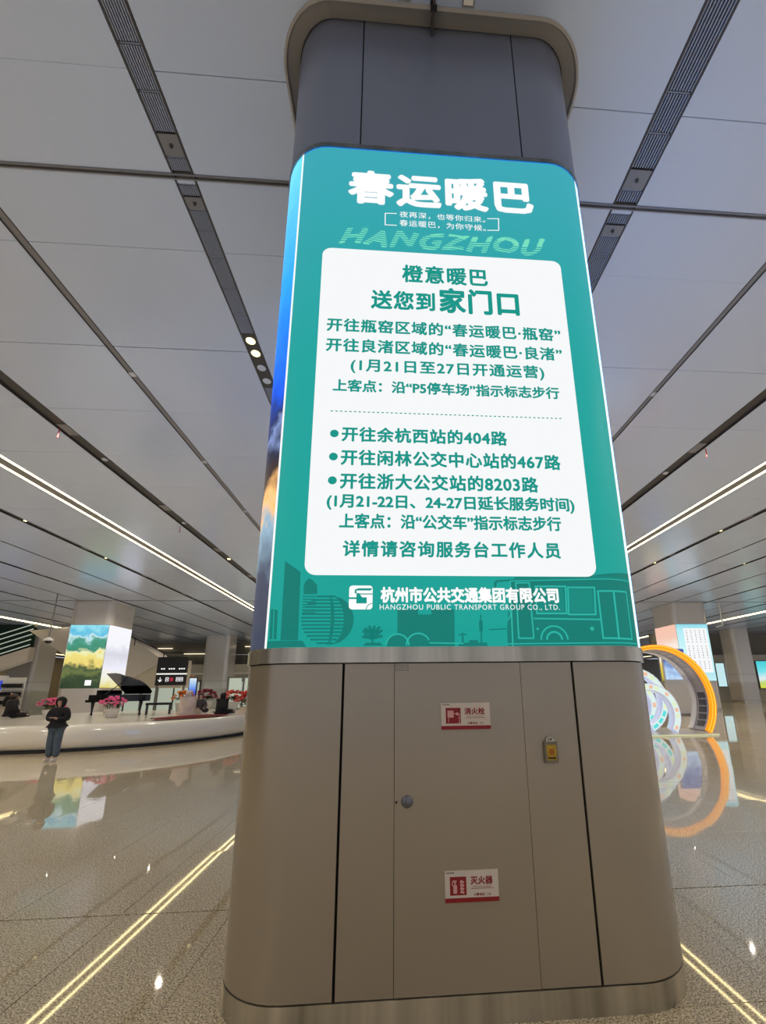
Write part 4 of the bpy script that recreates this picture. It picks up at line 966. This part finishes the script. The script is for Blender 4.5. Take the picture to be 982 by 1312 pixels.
def person(loc, rz, label, top, bottom, shoe, pose='stand', hood=False, hair=(30, 26, 24), s=1.0, coat=0., vest=None, phone=False):
    t = empty('person', loc, rz, label, 'person'); t.scale = (s, s, s)
    sit = pose == 'sit'; dz = -.79 if sit else 0
    J = [(0, 0, .90 + dz, .13, .10), (0, 0, 1.08 + dz, .115, .09), (0, 0, 1.26 + dz, .13, .095), (0, -.005, 1.40 + dz, .07, .06), (0, -.015, 1.455 + dz, .05), (0, -.035, 1.53 + dz, .075, .085), (0, -.03, 1.60 + dz, .075, .085), (0, -.02, 1.645 + dz, .045), (0, -.11, 1.535 + dz, .016)]
    E_ = chain(0, 1, 2, 3, 4, 5, 6, 7) + [(5, 8)]
    def arm(sx):
        n = len(J)
        if phone: el, wr, h = (sx * .24, .01, 1.10), (sx * .07, -.20, 1.13), (sx * .045, -.26, 1.15)
        elif sit: el, wr, h = (sx * .25, -.02, 1.12 + dz), (sx * .14, -.24, 1.02 + dz), (sx * .12, -.31, 1.0 + dz)
        else: el, wr, h = (sx * .24, .02, 1.10), (sx * .25, -.05, .86), (sx * .25, -.07, .79)
        J.extend([(sx * .17, 0, 1.34 + dz, .055), (*el, .042), (*wr, .028), (*h, .032, .018)])
        E_.extend([(2, n), (n, n + 1), (n + 1, n + 2), (n + 2, n + 3)])
        hv = Vector(h); d = (hv - Vector(wr)).normalized()
        for k in range(5):
            ln = (.05, .075, .08, .074, .06)[k]; off = Vector((sx * (.03 - .016 * k), 0, .006)) if k else Vector((-sx * .03, 0, .02))
            p1 = hv + off + d * (ln * .5); p2 = p1 + (d * .6 + Vector((-sx * .2, 0, -.5))).normalized() * ln * .5
            m_ = len(J); J.extend([(*p1, .008), (*p2, .007)]); E_.extend([(n + 3, m_), (m_, m_ + 1)])
        return n
    aL, aR = arm(1), arm(-1)
    def leg(sx):
        n = len(J)
        if sit: P_ = [(sx * .10, -.06, .115, .085), (sx * .30, -.34, .13, .06), (-sx * .03, -.44 - .05 * sx, .09, .04), (-sx * .13, -.47 - .05 * sx, .07, .035)]
        else: P_ = [(sx * .085, 0, .84, .085), (sx * .09, -.02, .47, .058), (sx * .085, .02, .09, .04), (sx * .10, -.13, .035, .035)]
        J.extend(P_); E_.extend([(0, n), (n, n + 1), (n + 1, n + 2), (n + 2, n + 3)]); return n
    lL, lR = leg(1), leg(-1)
    body = skin_mesh('body', J, E_, M['skin'], t)
    def sub(name, ids, eds, m, grow, over={}):
        mp = {i: k for k, i in enumerate(ids)}
        jj = []
        for i in ids:
            j = list(J[i]); r = j[3]; r2 = j[4] if len(j) > 4 else r; g = grow if i not in over else over[i]
            jj.append((j[0], j[1], j[2], r + g, r2 + g))
        return skin_mesh(name, jj, [(mp[a], mp[b]) for a, b in eds], m, t, 0)
    c = coat
    sub('top', [1, 2, 3, 0, aL, aL + 1, aL + 2, aR, aR + 1, aR + 2], [(1, 2), (2, 3), (1, 0), (2, aL), (aL, aL + 1), (aL + 1, aL + 2), (2, aR), (aR, aR + 1), (aR + 1, aR + 2)], top, .035 + c, {3: .01 + c * .3, 0: .03 + c * (1.5 if sit else .2), aL + 2: .018, aR + 2: .018})
    sub('trousers', [0, lL, lL + 1, lL + 2, lR, lR + 1, lR + 2], [(0, lL), (lL, lL + 1), (lL + 1, lL + 2), (0, lR), (lR, lR + 1), (lR + 1, lR + 2)], bottom, .028, {0: .0, lL + 2: .045, lR + 2: .045, lL + 1: .04, lR + 1: .04})
    for l_ in (lL, lR):
        a, b2 = J[l_ + 2], J[l_ + 3]
        zs = .03 if sit else 0
        skin_mesh('shoe', [(a[0], a[1] + .03, .045 + zs, .05, .045), ((a[0] + b2[0]) / 2, (a[1] + b2[1]) / 2, .045 + zs, .05, .042), (b2[0], b2[1] - .02, .04 + zs, .042, .036)], [(0, 1), (1, 2)], shoe, t, 0, 1)
    hz = 1.59 + dz; b = MB(); n_, m_ = 16, 12; R_ = .125 if hood else .108; vs = []; fs = []
    for j in range(m_ + 1):
        th = PI * j / m_
        for i in range(n_):
            ph = 2 * PI * i / n_; x, y, z = math.sin(th) * math.cos(ph), math.sin(th) * math.sin(ph), math.cos(th)
            vs.append((x * R_, -.015 + y * R_ * 1.08, hz + z * R_ * (1.08 if z > 0 else (1.5 if hood else 1.15))))
    for j in range(m_):
        for i in range(n_):
            k0, k1 = j * n_ + i, j * n_ + (i + 1) % n_
            ctr = [sum(vs[q][d] for q in (k0, k1, k0 + n_, k1 + n_)) / 4 for d in range(3)]
            front = ctr[1] < -.06 and abs(ctr[0]) < .075 and ctr[2] < hz + .05
            if not front: fs.append((k0, k0 + n_, k1 + n_, k1))
    b.add(vs, fs, True); hm = b.build('hood' if hood else 'hair', top if hood else mat('hair_colour', C8(*hair), .6), t)
    sd = hm.modifiers.new('t', 'SOLIDIFY'); sd.thickness = .015
    e = MB().ball((.03, -.115, 1.555 + dz), .009, 6, 4).ball((-.03, -.115, 1.555 + dz), .009, 6, 4); e.build('eyes', M['blackm'], t)
    MB().box(-.022, .022, -.119, -.112, 1.497 + dz, 1.503 + dz).build('mouth', M['signred'], t)
    if phone:
        MB().box(-.04, .04, -.305, -.295, 1.10, 1.24).build('held_phone', M['black'], t)
    return t
M['hoodie'] = mat('black_hoodie', C8(26, 22, 26), .85); M['jeans'] = mat('blue_jeans', C8(84, 96, 108), .85, noise=(8, .2)); M['whiteshoe'] = mat('white_shoe', C8(225, 222, 216), .6)
M['coatw'] = mat('cream_coat', C8(214, 196, 184), .9); M['vest'] = mat('red_vest', C8(150, 26, 40), .7); M['beige'] = mat('beige_cloth', C8(176, 160, 140), .8)
person((-9.22, 12.7, .0), .05, 'person in black hoodie and wide blue jeans standing looking at a phone', M['hoodie'], M['jeans'], M['whiteshoe'], 'stand', True, s=.98, coat=.05, phone=True)
person((-8.45, 18.5, .84), 2.2, 'person in cream hooded coat sitting on the platform edge', M['coatw'], M['beige'], M['whiteshoe'], 'sit', True, s=1.08, coat=.17)
person((-7.6, 19.9, .80), 1.9, 'person in black coat sitting hunched beside the red cushion', M['hoodie'], M['hoodie'], M['blackm'], 'sit', True, s=1.0, coat=.15)
person((-15.9, 19.2, .80), 2.4, 'person with short hair and black top seated at the left photo edge', M['hoodie'], M['hoodie'], M['blackm'], 'sit', False, (60, 40, 32), s=1.1, coat=.08)
person((-25.8, 31.0, .0), .4, 'dark dressed person standing before the rack at far left', M['hoodie'], M['hoodie'], M['blackm'], 'stand', False, s=1.15, coat=.08)
person((-9.3, 21.6, .80), .6, 'person in dark grey top sitting behind the cream-coated person', mat('dark_grey_top', C8(66, 62, 66), .8), M['hoodie'], M['whiteshoe'], 'sit', False, s=1.0, coat=.04)
person((-17.9, 47.5, .0), .1, 'person in red vest and beige trousers standing by the glass gate', M['vest'], M['beige'], M['whiteshoe'], 'stand', False, s=1.03, coat=.05)
